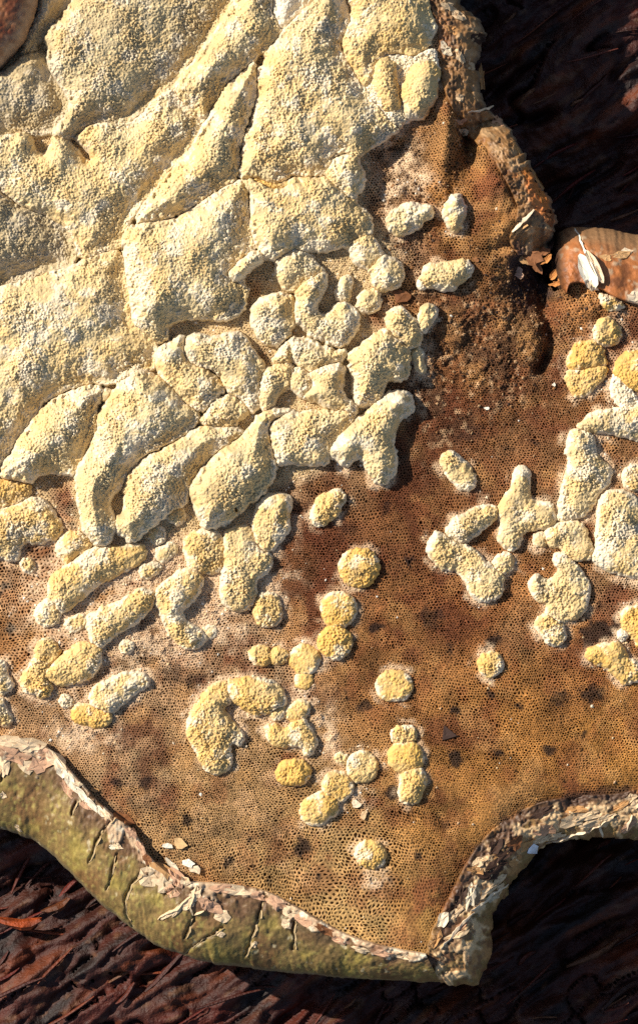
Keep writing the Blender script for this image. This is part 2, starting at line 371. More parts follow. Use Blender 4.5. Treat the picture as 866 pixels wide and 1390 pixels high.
 (P(578,743,590,723,606,729,623,738,634,740,654,756,672,771,684,785,679,810,654,820,636,807,633,790,618,775,598,774,581,756), 'lower L shaped bar of the pale V', dict(H=19, y=.22)),
 (R(684,764,14), 'small round bead between the V and the star shape', dict(H=11, y=.3)),
 (P(783,577,800,564,812,558,848,553,866,552,905,552,905,600,866,598,848,595,828,590,816,588,804,586,794,582), 'pale bar running off the right edge', dict(H=18, y=.25)),
 (P(767,615,771,590,781,583,800,587,808,598,808,615,822,627,831,638,826,658,812,670,804,686,796,700,781,704,759,706,757,692,760,672,767,647,773,627), 'tall pale trunk shaped cushion under the pale bar', dict(H=22, y=.2)),
 (P(741,720,757,711,775,707,790,712,800,727,804,743,800,759,788,761,771,755,761,743,744,741), 'lumpy pale foot of the trunk shaped cushion', dict(H=19, y=.25)),
 (R(733,733,10), 'tiny bead left of the lumpy pale foot', dict(H=9, y=.3)),
 (P(812,682,820,670,833,664,852,668,870,680,868,720,880,730,900,760,880,790,866,789,845,782,820,775,806,764,803,755,810,740,808,720,812,700), 'large pale block at the right edge beside the trunk shape', dict(H=23, y=.22)),
 (R(862,648,18), 'round pale disc cut by the right edge above the large block', dict(H=13, y=.35)),
 (P(717,795,723,781,733,781,743,789,755,779,757,771,751,763,753,754,763,752,775,759,790,773,799,789,801,809,794,832,777,842,757,844,743,834,741,820,727,813), 'pale mitten shaped cushion below the lumpy foot', dict(H=19, y=.25)),
 (R(740,848,14,752,861,16), 'rounded yellowish cuff below the mitten shape', dict(H=14, y=.45)),
 (P(843,835,850,825,866,823,890,830,890,875,866,880,855,862,846,852), 'orange yellow lump at the right edge', dict(H=16, y=.8)),
 (P(794,889,800,879,820,874,836,870,847,881,853,893,866,897,880,912,868,924,846,929,838,919,828,911,812,905,798,899), 'pointed yellow cushion below the black smudge at the right edge', dict(H=14, y=.75)),
 (R(845,862,7.5), 'tiny white bead between the two yellow lumps at the right edge', dict(H=7, y=0, w=.8)),
 (R(824,451,19), 'rounded yellow cushion topmost of the cluster under the brown rim', dict(H=14, y=.6)),
 (P(769,487,784,466,804,462,821,474,821,485,823,495,800,500,785,504,773,502), 'middle yellow cushion of the cluster under the brown rim', dict(H=15, y=.75)),
 (P(767,518,773,504,792,500,815,496,824,504,813,522,800,535,784,539,773,531), 'lower yellow cushion of the cluster under the brown rim', dict(H=15, y=.7)),
 (R(860,502,26,868,503,27), 'deep yellow disc cut by the right edge beside the cluster', dict(H=17, y=.8)),
 (P(812,398,825,399,843,410,847,416,838,420,826,420,815,413), 'yellow half disc tucked under the brown rim', dict(H=10, y=.8)),
 (P(832,512,845,508,860,532,870,545,850,556,836,546,828,530), 'thin frosty patch above the pale bar', dict(H=6, y=0, w=.6)),
 # nodules in the powdery band left of centre and beside the hollow
 (R(200,776,9,210,772,7), 'small powdery nodule between the long yellow sausage and the hook shape', dict(H=10, y=.35)),
 (R(172,878,9), 'small nodule under the paler sausage shaped cushion', dict(H=8, y=.35)),
 (R(100,848,10,108,842,8), 'small nodule below the middle of the long yellow sausage', dict(H=9, y=.4)),
 (R(38,768,9), 'small nodule below the wide yellowish cushion at the left edge', dict(H=8, y=.35)),
 (R(222,752,10,232,746,8), 'flat powdery nodule left of the blunt cushion', dict(H=9, y=.35)),
 (R(90,952,8), 'tiny nodule between the shortest sausage and the tapering cushion', dict(H=7, y=.5)),
 (R(320,690,8), 'tiny nodule under the right side of the big egg', dict(H=8, y=.35)),
 (R(566,480,9,572,500,7), 'small frosted nodule at the right of the hammer shaped cushion', dict(H=9, y=.2)),
]

# paired inner / outer edge lines of the rolled margin
RIM_LEFT = [((-360,970),(-380,1090)),((-120,990),(-120,1110)),((-40,1000),(-45,1122)),((0,1003),(0,1131)),((40,1006),(35,1143)),((70,1020),(62,1162)),((100,1052),(95,1193)),((130,1085),(125,1224)),((155,1108),(155,1250)),((180,1127),(185,1273)),((200,1160),(212,1290)),((228,1187),(240,1302)),((255,1198),(275,1312)),((290,1200),(310,1318)),((330,1205),(345,1322)),((365,1213),(385,1327)),((400,1231),(420,1330)),((433,1250),(450,1333)),((475,1271),(490,1336)),((525,1286),(540,1338)),((578,1296),(600,1340))]
RIM_LOW = [((578,1296),(600,1341)),((581,1283),(650,1340)),((588,1262),(668,1300)),((602,1236),(668,1264)),((615,1210),(672,1242)),((627,1186),(688,1224)),((642,1160),(696,1202)),((665,1131),(714,1180)),((700,1106),(740,1156)),((740,1089),(776,1145)),((795,1081),(822,1142)),((845,1078),(866,1143)),((910,1062),(930,1146)),((1150,1050),(1150,1150))]
RIM_TOP = [((550,-300),(640,-300)),((568,-40),(625,-40)),((582,0),(628,0)),((592,30),(654,26)),((596,60),(658,56)),((598,90),(650,86)),((602,115),(654,113)),((611,140),(662,138)),((624,168),(672,152)),((645,190),(690,162)),((664,212),(700,190)),((681,238),(716,220)),((694,262),(738,255)),((702,284),(757,288)),((697,307),(755,312)),((692,326),(744,330)),((704,346),(738,345))]
RIM_RIGHT = [((768,398),(766,396)),((769,392),(756,380)),((773,385),(751,350)),((785,383),(758,317)),((800,387),(775,306)),((815,392),(800,306)),((835,403),(830,308)),((866,412),(866,315)),((930,425),(940,335)),((1150,440),(1150,360))]
# ---------------------------------------------------------------- the ground form of the bracket
def HZ(X, Y):
    X = np.asarray(X, float); Y = np.asarray(Y, float)
    z = 5 * vnoise(X, Y, 170, 3) + 2.2 * vnoise(X, Y, 55, 4)
    z = z + 34 * gauss(X, Y, 668, 250, 38, 95, -0.38)
    z = z - 46 * gauss(X, Y, 716, 378, 26, 44)
    z = z - 52 * np.exp(-(seg_dist([(742, 330), (738, 375), (742, 410)], X, Y) / 15.0) ** 2)
    z = z - 26 * np.exp(-(seg_dist([(744, 430), (748, 470), (735, 500)], X, Y) / 10.0) ** 2)
    z = z - 24 * gauss(X, Y, 540, 215, 26, 30) - 50 * gauss(X, Y, 635, 180, 13, 46, -0.12)
    z = z + 30 * gauss(X, Y, 604, 195, 15, 66, 0.08) + 10 * gauss(X, Y, 668, 235, 18, 45, -0.3)
    z = z + 9 * gauss(X, Y, 700, 300, 26, 10, -0.6) - 14 * gauss(X, Y, 690, 330, 30, 10, -0.5)
    z = z + 14 * gauss(X, Y, 800, 420, 45, 40)
    z = z - 10 * gauss(X, Y, 600, 520, 45, 60) - 6 * gauss(X, Y, 650, 460, 20, 40, 0.5)
    z = z - 12 * np.exp(-(seg_dist([(600, 1262), (645, 1168), (700, 1115), (800, 1086), (900, 1070)], X, Y) / 22.0) ** 2)
    z = z - 6 * np.exp(-(seg_dist([(60, 1010), (150, 1090), (205, 1165), (255, 1190), (360, 1205), (470, 1262)], X, Y) / 14.0) ** 2)
    z = z - 8 * gauss(X, Y, 603, 1120, 10, 20, -0.5)
    # worn, debris strewn hollow in the upper right
    rough = np.clip(gauss(X, Y, 640, 470, 110, 90) + gauss(X, Y, 560, 250, 60, 80) + 0.8 * gauss(X, Y, 790, 400, 60, 60) + 0.8 * gauss(X, Y, 715, 370, 40, 60), 0, 1)
    arm = np.clip(gauss(X, Y, 690, 270, 46, 80, -0.4) + gauss(X, Y, 640, 130, 30, 70), 0, 1)
    z = z + arm * (11.0 * fbm(X + 8 * vnoise(X, Y, 30, 23), Y * 0.7, 24, 24, 3) + 2.0 * vnoise(X, Y, 7, 25))
    z = z + rough * (8.5 * fbm(X, Y, 20, 21, 3) + 3.0 * vnoise(X, Y, 5.5, 22))
    return z

def catmull(pairs, step=1.6):
    A = np.array([[p[0][0], p[0][1], p[1][0], p[1][1]] for p in pairs], float)
    A = np.vstack([2 * A[0] - A[1], A, 2 * A[-1] - A[-2]])
    out = []
    for i in range(1, len(A) - 2):
        p0, p1, p2, p3 = A[i - 1], A[i], A[i + 1], A[i + 2]
        L = max(np.hypot(*(p2 - p1)[:2]), np.hypot(*(p2 - p1)[2:]))
        st = step if (min(p1[0], p2[0]) > -60 and max(p1[0], p2[0]) < 935 and min(p1[1], p2[1]) > -60) else 9.0
        n = max(2, int(L / st))
        t = (np.arange(n) / n)[:, None]
        out.append(0.5 * (2 * p1 + (p2 - p0) * t + (2 * p0 - 5 * p1 + 4 * p2 - p3) * t ** 2 + (3 * p1 - p0 - 3 * p2 + p3) * t ** 3))
    out.append(A[-2][None])
    return np.vstack(out)

inner_poly = [(-360, -300), (560, -300)] + [p[0] for p in RIM_TOP[1:]] + [(738, 385), (752, 400)] + [p[0] for p in RIM_RIGHT] + [(1150, 1050)] \
    + [p[0] for p in reversed(RIM_LOW[:-1])] + [p[0] for p in reversed(RIM_LEFT[:-1])]

# ---------------------------------------------------------------- the wood underneath (the surface all this rests on)
FE = np.array([0.84, -0.54])
def wood_z(X, Y):
    bend = 18 * vnoise(X, Y, 160, 41)
    u = X * FE[0] + Y * FE[1]; v = -X * FE[1] + Y * FE[0] + bend
    u2 = u + 30 * vnoise(u / 6, v, 30, 46)
    z = -250 + 34 * fbm(u / 3.0, v, 70, 42, 2)
    z = z + 26 * (0.4 - np.abs(fbm(u2 / 4.5, v, 24, 43, 3)))
    z = z + 6 * (0.5 - np.abs(fbm(u2 / 5, v + 3 * vnoise(u, v, 25, 47), 8, 44, 3)))
    brk = vnoise(u2 / 2.2, v, 26, 48)
    z = z - 22 * sstep(0.10, 0.0, np.abs(brk)) * sstep(-0.2, 0.4, vnoise(u, v, 60, 49))
    z = z + 8 * np.sign(brk) * sstep(0.0, 0.3, np.abs(brk)) + 4.0 * fbm(u, v, 10, 50, 3)
    return z, u, v
def wood_col(X, Y, u, v):
    c = np.broadcast_to(lin((92, 50, 32)), X.shape + (3,))
    c = mix(c, lin((122, 58, 32)), sstep(0.0, 0.7, fbm(u / 5, v, 40, 51, 2)))
    c = mix(c, lin((150, 92, 48)), sstep(0.15, 0.7, fbm(u / 8, v, 14, 52, 2)))
    c = mix(c, lin((48, 30, 24)), sstep(0.05, 0.6, fbm(u / 4, v, 22, 53, 3)))
    c = mix(c, lin((150, 128, 104)), 0.7 * sstep(0.62, 0.8, vnoise(u / 3, v, 7, 54)))
    return c
xs = np.concatenate([np.arange(-700, -100, 22), np.arange(-100, 1000, 3.6), np.arange(1000, 1600, 22)])
ys = np.concatenate([np.arange(-600, -80, 22), np.arange(-80, 480, 3.6), np.arange(480, 1080, 14), np.arange(1080, 1460, 3.6), np.arange(1460, 1960, 22)])
X, Y = np.meshgrid(xs, ys)
Z, U_, V_ = wood_z(X, Y)
wood = build('decayed_wood', np.stack([X.ravel(), Y.ravel(), Z.ravel()], 1), grid_faces(len(xs), len(ys)), M_WOOD,
             (0.24 * wood_col(X, Y, U_, V_) * np.array([1.3, .76, .5])).reshape(-1, 3), origin=(0, 0, -0.025))
tag(wood, 'dark red brown rotten wood with coarse fibres under the bracket fungus', None, None, 'structure')

rng = random.Random(7)
def splinter(x, y, L, W, ang, c, lift=4, tilt=0.0, parent=wood):
    """a broken strip of wood: tapered, faceted, ragged ends"""
    n = 5; ca, sa = math.cos(ang), math.sin(ang)
    V = []; 
    ph = rng.random() * 6
    for i in range(n):
        t = i / (n - 1) * 2 - 1
        w = W * (1 - 0.55 * abs(t) ** 2.2) * rng.uniform(0.8, 1.15); h = W * 0.8 * (1 - 0.4 * abs(t)) * rng.uniform(0.8, 1.2)
        off = W * 0.35 * math.sin(t * 2 + ph)
        for (a, b) in ((-0.5, 0), (-0.28, 0.75), (0.2, 1.0), (0.5, 0.25), (0.3, -0.5), (-0.3, -0.5)):
            lx = t * L / 2 + rng.uniform(-.12, .12) * W * 2; ly = a * w + off
            V.append((x + lx * ca - ly * sa, y + lx * sa + ly * ca, b * h + tilt * lx))
    V = np.array(V)
    zb = float(wood_z(np.array([x]), np.array([y]))[0][0])
    V[:, 2] += zb + lift
    F = []
    for i in range(n - 1):
        for k in range(6):
            a, b = i * 6 + k, i * 6 + (k + 1) % 6
            F.append((a, b, b + 6, a + 6))
    F += [(0, 1, 2, 3), (0, 3, 4, 5)]
    m = (n - 1) * 6; F += [(m, m + 3, m + 2, m + 1), (m, m + 5, m + 4, m + 3)]
    C = np.array([c] * len(V)) * np.array([rng.uniform(0.18, 0.42) for _ in V])[:, None] * np.array([1.45, .78, .5])
    return build('splinter', V, F, M_WOOD, C, parent=parent, smooth=False)
base_ang = math.atan2(FE[1], FE[0])
wood_tones = [lin((112, 58, 36)), lin((84, 42, 28)), lin((140, 84, 46)), lin((66, 40, 30)), lin((120, 50, 34)), lin((140, 118, 92))]
for (x0, x1, y0, y1, n) in ((660, 900, -40, 330, 26), (-40, 250, 1150, 1420, 24), (660, 900, 1160, 1420, 20), (240, 680, 1340, 1420, 10)):
    for _ in range(n):
        splinter(rng.uniform(x0, x1), rng.uniform(y0, y1), rng.uniform(18, 100), rng.uniform(3, 9) * rng.uniform(.6, 1.2), base_ang + rng.gauss(0, 0.28),
                 wood_tones[min(5, int(rng.random() ** 1.3 * 6))], rng.uniform(2, 8), rng.gauss(0, 0.05))
splinter(14, 1266, 62, 17, -0.06, lin((190, 112, 56)), 26, 0.0)
splinter(66, 1246, 40, 12, -0.6, lin((120, 84, 44)), 16, 0.05)

# ---------------------------------------------------------------- bracket fungus
fungus = bpy.data.objects.new('bracket_fungus', None)
col.objects.link(fungus)
fungus.empty_display_size = 0.02
fungus.location = (0, 0, -0.025)
world_loc['bracket_fungus'] = (0, 0, -0.025)
tag(fungus, 'brown bracket fungus seen from its porous underside, rolled olive rim, crusted with pale cushions', 'fungus')

ST = 0.97
fx = np.arange(-44, 910.1, ST); fy = np.arange(-44, 1310, ST)
cxl = np.arange(-360, -44, 12.0); cxr = np.arange(fx[-1] + 12, 1150, 12.0); cyt = np.arange(-300, -44, 12.0)
xs = np.concatenate([cxl, fx, cxr]); ys = np.concatenate([cyt, fy])
ox, oy = len(cxl), len(cyt)
X, Y = np.meshgrid(xs, ys)
COVER = np.full(X.shape, -200.0); COVER2 = np.full(X.shape, -200.0); CID = np.full(X.shape, -1, np.int16)              # signed depth inside the nearest cushion

# cushions: outline -> rounded, granular body
CUSH = []
for i, (shape, label, o) in enumerate(CUSHIONS):
    kind, pts = shape
    if kind == 'P':
        poly = chaikin(spline(pts, 2), 1); lo = poly.min(0); hi = poly.max(0)
    else:
        a = np.array(pts); lo = (a[:, :2] - a[:, 2:]).min(0); hi = (a[:, :2] + a[:, 2:]).max(0)
    i0 = max(0, int((lo[0] - 44 - fx[0]) / ST)); i1 = min(len(fx), int((hi[0] + 44 - fx[0]) / ST) + 1)
    j0 = max(0, int((lo[1] - 44 - fy[0]) / ST)); j1 = min(len(fy), int((hi[1] + 44 - fy[0]) / ST) + 1)
    gx, gy = np.meshgrid(fx[i0:i1], fy[j0:j1])
    wx = gx + 1.6 * vnoise(gx, gy, 17, 100 + i) + 0.8 * vnoise(gx, gy, 6, 300 + i)
    wy = gy + 1.6 * vnoise(gx, gy, 17, 200 + i) + 0.8 * vnoise(gx, gy, 6, 400 + i)
    if kind == 'R': wx = gx + 0.55 * (wx - gx); wy = gy + 0.55 * (wy - gy)
    d = poly_sdf(poly, wx, wy) if kind == 'P' else stroke_sdf(pts, wx, wy)
    d = d + o.get('g', 1.2 if i < 48 else 2.6 if hi[0] < 345 and hi[1] < 1000 else 1.4) + 1.2 * vnoise(gx, gy, 4.0, 500 + i)
    sl = (slice(oy + j0, oy + j1), slice(ox + i0, ox + i1))
    s1, s2, si = COVER[sl], COVER2[sl], CID[sl]
    win = d > s1
    s2[:] = np.where(win, s1, np.maximum(s2, d)); si[:] = np.where(win, i, si); s1[:] = np.where(win, d, s1)
    CUSH.append((gx, gy, d, sl))

K = 0.80          # reflectance of a tone against how it looks in full sun
def anchors_color(X, Y, pts):
    num = np.zeros(X.shape + (3,)); den = np.zeros(X.shape)
    for (x, y, r, c) in pts:
        w = 1.0 / (((X - x) ** 2 + (Y - y) ** 2) / (r * r) + 0.12) ** 2
        num += w[..., None] * lin(c); den += w
    return num / den[..., None]

PORE_TONES = [(150,880,70,(208,164,116)),(40,800,50,(196,140,88)),(25,870,40,(200,136,72)),(250,860,50,(178,116,70)),(330,900,60,(205,160,112)),(430,740,60,(150,92,48)),
 (390,800,40,(168,108,62)),(300,1080,80,(206,158,98)),(180,1060,60,(196,156,108)),(120,1010,50,(190,142,92)),(440,1180,80,(214,166,98)),(480,1240,50,(222,176,104)),(565,1240,40,(206,150,72)),
 (560,900,80,(188,126,62)),(640,830,60,(188,116,52)),(700,1000,90,(206,138,58)),(820,1000,70,(206,140,56)),(600,1130,60,(204,142,66)),(780,930,60,(196,128,60)),(700,860,50,(192,136,78)),
 (560,700,60,(158,100,50)),(600,600,60,(166,112,62)),(650,540,60,(150,98,48)),(620,450,50,(156,102,54)),(700,480,40,(136,92,50)),(720,620,50,(176,120,68)),(760,520,40,(160,106,54)),
 (650,270,60,(176,118,52)),(690,270,30,(168,112,54)),(640,370,30,(158,104,50)),(590,210,20,(206,146,80)),(550,240,30,(178,140,100)),(540,340,30,(160,120,86)),(720,375,24,(70,56,50)),(735,330,14,(96,66,40)),
 (790,420,30,(190,128,66)),(830,480,30,(186,128,84)),(780,650,30,(186,136,88)),(840,800,40,(190,138,88)),(90,690,24,(150,92,62)),(330,780,30,(186,140,104)),(200,760,30,(200,150,110)),(700,1080,30,(176,120,58)),(540,1160,40,(206,150,78)),(480,600,60,(170,128,84))]
SPOTS = [(5,799,9,.8),(13,855,12,.9),(235,915,14,.55),(262,925,12,.6),(555,765,11,.75),(508,852,10,.8),(583,838,15,.6),(560,838,14,.3),(666,872,14,.85),(612,882,10,.6),(620,968,11,.85),(618,1030,13,.95),(678,1025,10,.8),
 (743,1018,12,.95),(663,940,9,.7),(705,957,10,.7),(758,950,11,.6),(803,942,13,.75),(793,995,7,.7),(815,858,19,.95),(800,866,14,.8),(838,852,13,.8),(812,822,10,.5),(411,1150,13,.95),(256,1114,11,.8),(340,1140,6,.7),
 (310,1170,9,.8),(160,1063,10,.7),(200,1062,9,.7),(533,1074,10,.8),(603,1122,15,.5),(566,1163,5,.9),(429,1190,6,.8),(495,957,8,.7),(468,944,9,.6),(530,1195,7,.6),(365,1196,7,.6),(430,690,18,.4),(525,690,14,.5),
 (540,620,20,.45),(670,500,24,.4),(640,590,14,.5),(690,610,14,.5),(725,600,10,.6),(600,640,12,.3),(470,720,24,.4),(345,850,12,.5),(100,715,14,.7),(105,690,12,.6),(190,1100,16,.4),(290,1130,9,.35),(560,1120,9,.4)]
def pore_color(X, Y):
    wx = X + 14 * vnoise(X, Y, 45, 61); wy = Y + 14 * vnoise(X, Y, 45, 62)
    c = anchors_color(wx, wy, PORE_TONES)
    c = c * (0.57 * (1 + 0.62 * fbm(X, Y, 34, 63, 4)))[..., None]
    c = mix(c, lin((104, 54, 28)), 0.7 * sstep(0.05, 0.5, fbm(X, Y, 55, 64, 5)))
    c = mix(c, lin((206, 160, 110)), 0.45 * sstep(0.15, 0.6, fbm(X, Y, 24, 56, 4)) * sstep(520, 380, X))
    c = mix(c, lin((200, 146, 80)), 0.4 * sstep(0.08, 0.5, fbm(X, Y, 36, 57, 5)))
    c = mix(c, lin((140, 76, 38)), 0.35 * sstep(0.15, 0.5, fbm(X, Y, 30, 54, 4)))
    g_ = c.mean(-1, keepdims=True); c = c * 0.92 + g_ * 0.08
    ctr = np.clip(1.1 * gauss(X, Y, 470, 730, 95, 70) + gauss(X, Y, 560, 640, 90, 110) + 0.8 * gauss(X, Y, 590, 800, 80, 60) + .8 * gauss(X, Y, 660, 560, 80, 90) + .6 * gauss(X, Y, 250, 870, 60, 40) + .5 * gauss(X, Y, 690, 880, 80, 50), 0, 1)
    c = mix(c, lin((94, 50, 28)), 0.74 * ctr * sstep(-0.35, 0.3, fbm(X, Y, 38, 55, 4)))
    hol = np.clip(gauss(X, Y, 660, 470, 95, 95) + 0.8 * gauss(X, Y, 600, 560, 60, 60) + 0.8 * gauss(X, Y, 540, 400, 60, 40) + 0.7 * gauss(X, Y, 630, 180, 16, 50), 0, 1)
    c = mix(c, lin((74, 50, 32)), 0.8 * hol * sstep(-0.25, 0.45, fbm(X, Y, 22, 58, 4)))
    armc = np.clip(gauss(X, Y, 700, 270, 40, 80, -0.4) + gauss(X, Y, 632, 150, 24, 80), 0, 1)
    c = mix(c, lin((104, 70, 42)), 0.6 * armc * sstep(-0.1, 0.45, fbm(X, Y, 24, 53, 4)))
    c = mix(c, lin((196, 160, 120)), 0.75 * hol * sstep(0.25, 0.6, fbm(X, Y, 9, 59, 3)))
    s = np.zeros(X.shape)
    for (x, y, r, a) in SPOTS:
        rr_ = r * (0.86 + 0.3 * math.sin(x * 1.7 + y))
        dd = np.hypot((X - x + 9 * fbm(X, Y, 9, 65, 4)) * (1 + 0.3 * math.sin(x)), (Y - y) + 9 * fbm(X, Y, 9, 66, 4)) / rr_
        s = np.maximum(s, min(1, a * 1.15) * sstep(1.25, 0.55, dd))
    s = np.clip(s * 1.35 - 0.7 * hash2(np.rint(X * 9), np.rint(Y * 9), 67) * (1 - s * 0.6), 0, 1)
    c = mix(c, lin((34, 25, 22)), 0.88 * s)
    # dark weathered band along the lower right margin and the pit
    band = np.exp(-(seg_dist([(606, 1270), (634, 1200), (655, 1155), (690, 1122), (740, 1097), (800, 1084), (850, 1080)], X, Y) / 13.0) ** 2)
    band = sstep(0.25, 0.85, band + 0.3 * vnoise(X, Y, 12, 68))
    c = mix(c, lin((66, 48, 38)), 0.85 * band)
    pit = sstep(0.3, 0.8, gauss(X, Y, 716, 372, 34, 52) + 0.25 * vnoise(X, Y, 11, 69))
    c = mix(c, lin((62, 50, 48)), 0.9 * pit)
    return c

INNER = np.array(inner_poly, float)
def near(A, x, y):
    """value of a fine lattice array at free points"""
    i = np.clip(np.rint((x - fx[0]) / ST).astype(int), 0, len(fx) - 1); j = np.clip(np.rint((y - fy[0]) / ST).astype(int), 0, len(fy) - 1)
    return A[j, i]
CRUST = np.array([(-80, -80), (590, -80), (592, 60), (560, 150), (505, 205), (500, 280), (545, 345), (530, 400), (500, 430), (540, 460), (520, 540), (480, 570), (440, 640), (380, 668), (330, 720), (250, 730), (190, 740), (110, 735), (90, 700), (40, 690), (-80, 700)], float)
def fields(X, Y, cov):
    smooth = np.clip(1.2 * gauss(X, Y, 565, 1245, 26, 60, 0.3) + gauss(X, Y, 760, 1065, 120, 16, -0.1) + gauss(X, Y, 660, 1110, 22, 40, 0.7) + 0.45 * gauss(X, Y, 700, 430, 60, 60)
        + 0.3 * gauss(X, Y, 640, 420, 30, 60) + gauss(X, Y, 720, 360, 40, 60) + 0.75 * gauss(X, Y, 690, 280, 34, 70, -0.3) + 0.7 * gauss(X, Y, 630, 140, 22, 70) + 0.7 * gauss(X, Y, 90, 1005, 90, 18), 0, 1)
    worn = sstep(0.25, 0.7, fbm(X, Y, 26, 78, 3) * 0.9 + 0.1)
    frost = sstep(12, 1, -cov + 8 * fbm(X, Y, 10, 80, 3)) * sstep(-0.45, 0.4, fbm(X, Y, 22, 81, 2) + 0.6 * sstep(470, 250, X) * sstep(1080, 960, Y) + 0.25 * sstep(690, 780, X) * sstep(960, 900, Y) - 0.25)
    zone = np.clip(gauss(X, Y, 180, 820, 150, 90) + gauss(X, Y, 250, 790, 120, 60) + 0.9 * gauss(X, Y, 330, 700, 70, 60) + 0.9 * gauss(X, Y, 550, 250, 40, 60) + 0.8 * gauss(X, Y, 430, 1000, 40, 50) + .9 * gauss(X, Y, 485, 1080, 22, 28)
        + 0.7 * gauss(X, Y, 510, 1200, 22, 26) + 0.7 * gauss(X, Y, 110, 1000, 60, 30) + .8 * gauss(X, Y, 570, 490, 24, 40), 0, 1)
    frost = np.maximum(frost, 0.95 * sstep(0.12, 0.7, zone * (0.7 + 1.0 * fbm(X, Y, 15, 82, 4))))
    crust = sstep(-10, 14, poly_sdf(CRUST, X, Y) + 9 * fbm(X, Y, 18, 96, 3)) * (1 - gauss(X, Y, 88, 676, 26, 30)) * (1 - 0.8 * gauss(X, Y, 348, 400, 12, 26)) * (1 - 0.8 * gauss(X, Y, 356, 486, 10, 14))
    frost = np.maximum(frost, 0.92 * crust)
    return smooth, worn, frost

# honeycomb of tubes: every pore has a mouth ring, a tube wall and a floor
PITCH = 3.7
ii, jj = np.meshgrid(np.arange(-20, 264), np.arange(-20, 428))
ku = (2 * ii + (jj % 2)).ravel(); kv = (3 * jj).ravel()
offs = [(0, 2), (1, 1), (1, -1), (0, -2), (-1, -1), (-1, 1)]
def place(u, v, jit):
    x = u * PITCH / 2; y = v * PITCH / (2 * math.sqrt(3))
    if jit:
        x = x + (hash2(u, v, 70) - .5) * PITCH * 0.60; y = y + (hash2(u, v, 71) - .5) * PITCH * 0.60
    x, y = x + 1.7 * vnoise(x, y, 8.5, 85), y + 1.7 * vnoise(x, y, 8.5, 86)
    x, y = x + 2.4 * vnoise(x, y, 21, 72) + 7 * vnoise(x, y, 90, 74), y + 2.4 * vnoise(x, y, 21, 73) + 7 * vnoise(x, y, 90, 75)
    for (cx, cy, kk, r) in ((450, 1235, .42, 150), (50, 830, .30, 120), (330, 930, .16, 90), (600, 560, -.16, 120), (800, 1010, -.10, 120)):
        e = kk * np.exp(-((x - cx) ** 2 + (y - cy) ** 2) / (r * r))
        x, y = x + (x - cx) * e, y + (y - cy) * e
    return x, y
ccx, ccy = place(ku.astype(float), kv.astype(float), False)
okc = (ccx > fx[0] + 4) & (ccx < fx[-1] - 4) & (ccy > fy[0] + 4) & (ccy < 1308)
ku, kv, ccx, ccy = ku[okc], kv[okc], ccx[okc], ccy[okc]
okc = (near(COVER, ccx, ccy) if COVER.shape == (len(fy), len(fx)) else near(COVER[oy:, ox:ox + len(fx)], ccx, ccy)) < 8
ku, kv, ccx, ccy = ku[okc], kv[okc], ccx[okc], ccy[okc]
okc = poly_sdf(INNER, ccx, ccy) > -6
ku, kv = ku[okc], kv[okc]
FC = COVER[oy:, ox:ox + len(fx)]
n = len(ku)
keys = np.stack([np.stack([ku + a, kv + b], 1) for a, b in offs], 1).reshape(-1, 2)
uk, inv = np.unique(keys[:, 0].astype(np.int64) * 100000 + keys[:, 1] + 50000, return_inverse=True)
cu = uk // 100000; cv = uk - cu * 100000 - 50000
kx, ky = place(cu.astype(float), cv.astype(float), True)
inv = inv.reshape(n, 6)
px_, py_ = kx[inv], ky[inv]
mx_, my_ = px_.mean(1), py_.mean(1)
cell = hash2(ku, kv, 76)
sm, wo, fr = fields(mx_, my_, near(FC, mx_, my_))
ratio = (0.55 + 0.34 * (cell - 0.5)) * (1 + 0.28 * fbm(mx_, my_, 14, 88, 2)) * (1 - 0.5 * fr) * (1 - 0.35 * sm) * (1 - 0.15 * wo)
dep = 5.0 * (1 - 0.90 * sm) * (1 - 0.55 * wo) * (1 - 0.8 * fr) * np.where(hash2(ku, kv, 77) < 0.05, 0.2, 1) * (0.8 + 0.4 * hash2(ku, kv, 79))
rx = mx_[:, None] + (px_ - mx_[:, None]) * ratio[:, None]; ry = my_[:, None] + (py_ - my_[:, None]) * ratio[:, None]
bx = mx_[:, None] + (px_ - mx_[:, None]) * ratio[:, None] * 0.82; by = my_[:, None] + (py_ - my_[:, None]) * ratio[:, None] * 0.82
def sheet(x, y, cov):
    smx, wox, frx = fields(x, y, cov)
    z = HZ(x, y) - 1.5 * hash2(np.rint(x * 7), np.rint(y * 7), 87) ** 2 + 1.1 * vnoise(x, y, 6, 79) * (0.4 + wox) + frx * (2.4 * vnoise(x, y, 5, 83) + 1.5 * vnoise(x, y, 2.6, 89) + 2.0) - 14 * sstep(0, 8, -poly_sdf(INNER, x, y))
    c = pore_color(x, y)
    return z, c, frx
zk, ck, fk = sheet(kx, ky, near(FC, kx, ky))
zr = HZ(rx, ry) - 0.5 + fr[:, None] * 1.0 - 14 * sstep(0, 8, -poly_sdf(INNER, rx, ry))
cm = pore_color(mx_, my_)
ck = ck * (1.25 + 0.7 * (hash2(cu, cv, 84) - .5))[:, None]
ck = mix(ck, mix(np.broadcast_to(lin((230, 198, 164)), ck.shape), lin((226, 200, 148)), sstep(-10, 14, poly_sdf(CRUST, kx, ky))), 0.88 * fk)
cr_ = cm * (1.05 + 0.4 * (cell - .5))[:, None]; cr_ = mix(cr_, lin((218, 188, 146)), 0.8 * fr)
cb_ = mix(cm * 0.5, lin((190, 156, 112)), 0.6 * fr)  # floors toned down: shade painted in on top of the browner tube tissue
zb_ = zr - dep[:, None]
V = np.concatenate([np.stack([kx, ky, zk], 1), np.stack([rx.ravel(), ry.ravel(), zr.ravel()], 1), np.stack([bx.ravel(), by.ravel(), zb_.ravel()], 1)])
